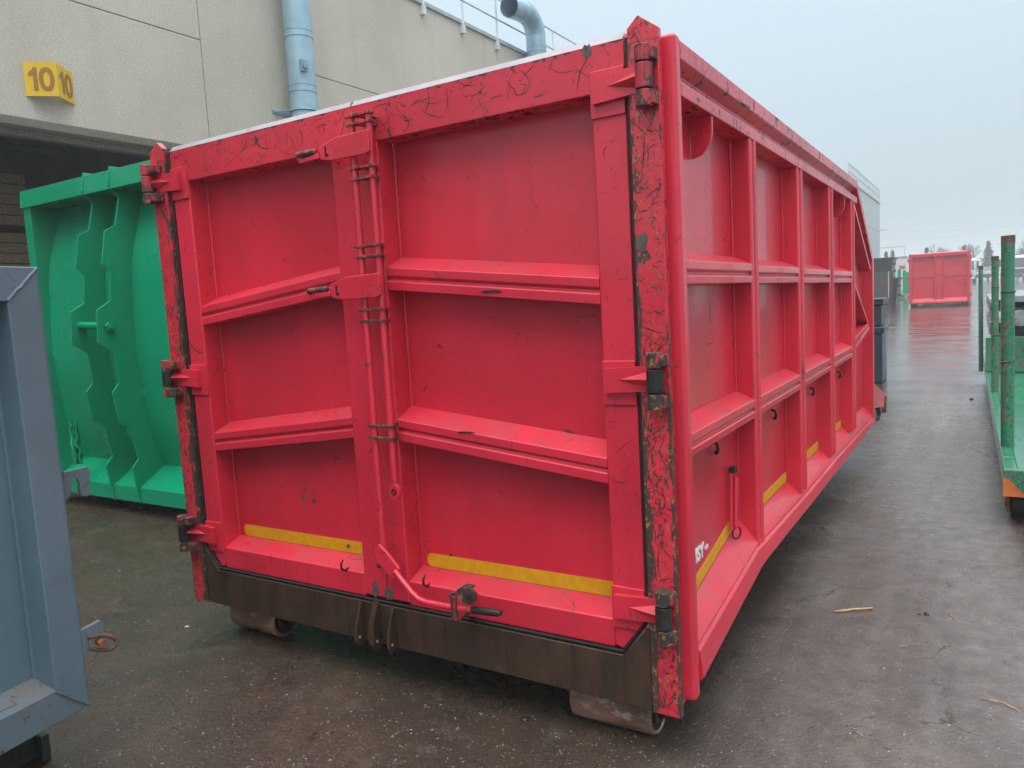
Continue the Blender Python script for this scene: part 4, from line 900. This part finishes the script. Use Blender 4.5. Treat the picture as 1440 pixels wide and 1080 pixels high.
stick('dry_stalk', 'short straw scrap beside the bent straw scrap', 'stick', (1278, 906), (1288, 907), .0016, 'straw', 8, .004)
stick('dry_stalk', 'orange brown twig scrap near the bottom of the asphalt on the right', 'stick', (1205, 1030), (1215, 1036), .002, 'straw', 9, .01)
def stone(label, a, b_, r0, seed, mat='stone', fl=.45):
    random.seed(seed); v = onz(a, b_, 0); bm = bmesh.new(); bmesh.ops.create_icosphere(bm, subdivisions=2, radius=1)
    me = bpy.data.meshes.new('stone')
    for q_ in bm.verts:
        n_ = mnoise.noise(q_.co*1.6+Vector((seed, 0, 0))); q_.co = Vector((q_.co.x*r0*(1+.3*n_), q_.co.y*r0*.75*(1+.3*n_), q_.co.z*r0*fl*(1+.3*n_)))
    bm.to_mesh(me); bm.free(); me.materials.append(MAT[mat]); me.shade_smooth()
    o = bpy.data.objects.new('stone', me); COL.objects.link(o); o.location = (v.x, v.y, r0*fl*.55+gz(v.y)); o.rotation_euler.z = seed
    return tag(o, label, 'stone', 'dark stones on the asphalt')
stone('dark wet stone on the asphalt below the middle of the red doors', 738, 1013, .017, 1); stone('dark pellet right of the pale wood splinter', 1303, 864, .014, 2); stone('smaller dark pellet left of the larger pellet beside the splinter', 1293, 864, .008, 3)
stone('small dark stone far up the lane beside the flatrack', 1366, 563, .03, 4); stone('tiny dark stone at the bottom edge below the left roller', 325, 1045, .008, 5)
stone('small dark stone close to the front of the red container on the lane', 1158, 743, .012, 6); stone('tiny blue grey stone left of the red container foot', 263, 882, .012, 7, 'coping')
random.seed(21)
def grit(name, n, mat, label, smin, smax):
    gm = MB()
    for k in range(n):
        a = random.uniform(-40, 1500); b_ = 700+380*random.random()**.75 if random.random() < .8 else random.uniform(600, 760)
        v = onz(a, b_, 0)
        if v.x < -7 or v.y > 9 or (v.x > -2.5 and v.x < 0 and v.y > .1): continue
        s_ = random.uniform(smin, smax)*(.6+.5*random.random()); an = random.uniform(0, 6.28)
        u = Vector((math.cos(an), math.sin(an), 0))*s_; w_ = Vector((-math.sin(an), math.cos(an), 0))*s_*random.uniform(.35, .8); h = s_*random.uniform(.3, .6)
        c = Vector((v.x, v.y, 0)); t_ = c+Vector((random.uniform(-.3, .3)*s_, random.uniform(-.3, .3)*s_, h))
        gm.add([c-u-w_, c+u-w_*.6, c+u*.7+w_, c-u*.8+w_*.7, t_-u*.4, t_+u*.4+w_*.2], [(0, 1, 5, 4), (1, 2, 5), (2, 3, 4, 5), (3, 0, 4)])
    return tag(gm.build(name, mat, smooth=0), label, 'gravel', kind='stuff')
grit('grit', 2600, 'grit', 'pale grit scattered over the wet asphalt', .0012, .0038); grit('grit', 2600, 'pebble', 'brown grit and crumbs scattered over the wet asphalt', .002, .006)

# ================================================================ haze
hz = Mt('haze_air'); hz.t.nodes.remove(hz.b); vol = hz.new('ShaderNodeVolumePrincipled'); vol.inputs['Density'].default_value = .0026
vol.inputs['Color'].default_value = (.90, .95, .97, 1); vol.inputs['Anisotropy'].default_value = .2
hz.t.links.new(vol.outputs[0], [n for n in hz.t.nodes if n.type == 'OUTPUT_MATERIAL'][0].inputs['Volume'])
tag(MB().box(-505, 505, -505, 505, -1, 16).build('haze', hz.m, smooth=0), kind='stuff', label='thin grey mist hanging over the whole yard', cat='haze')
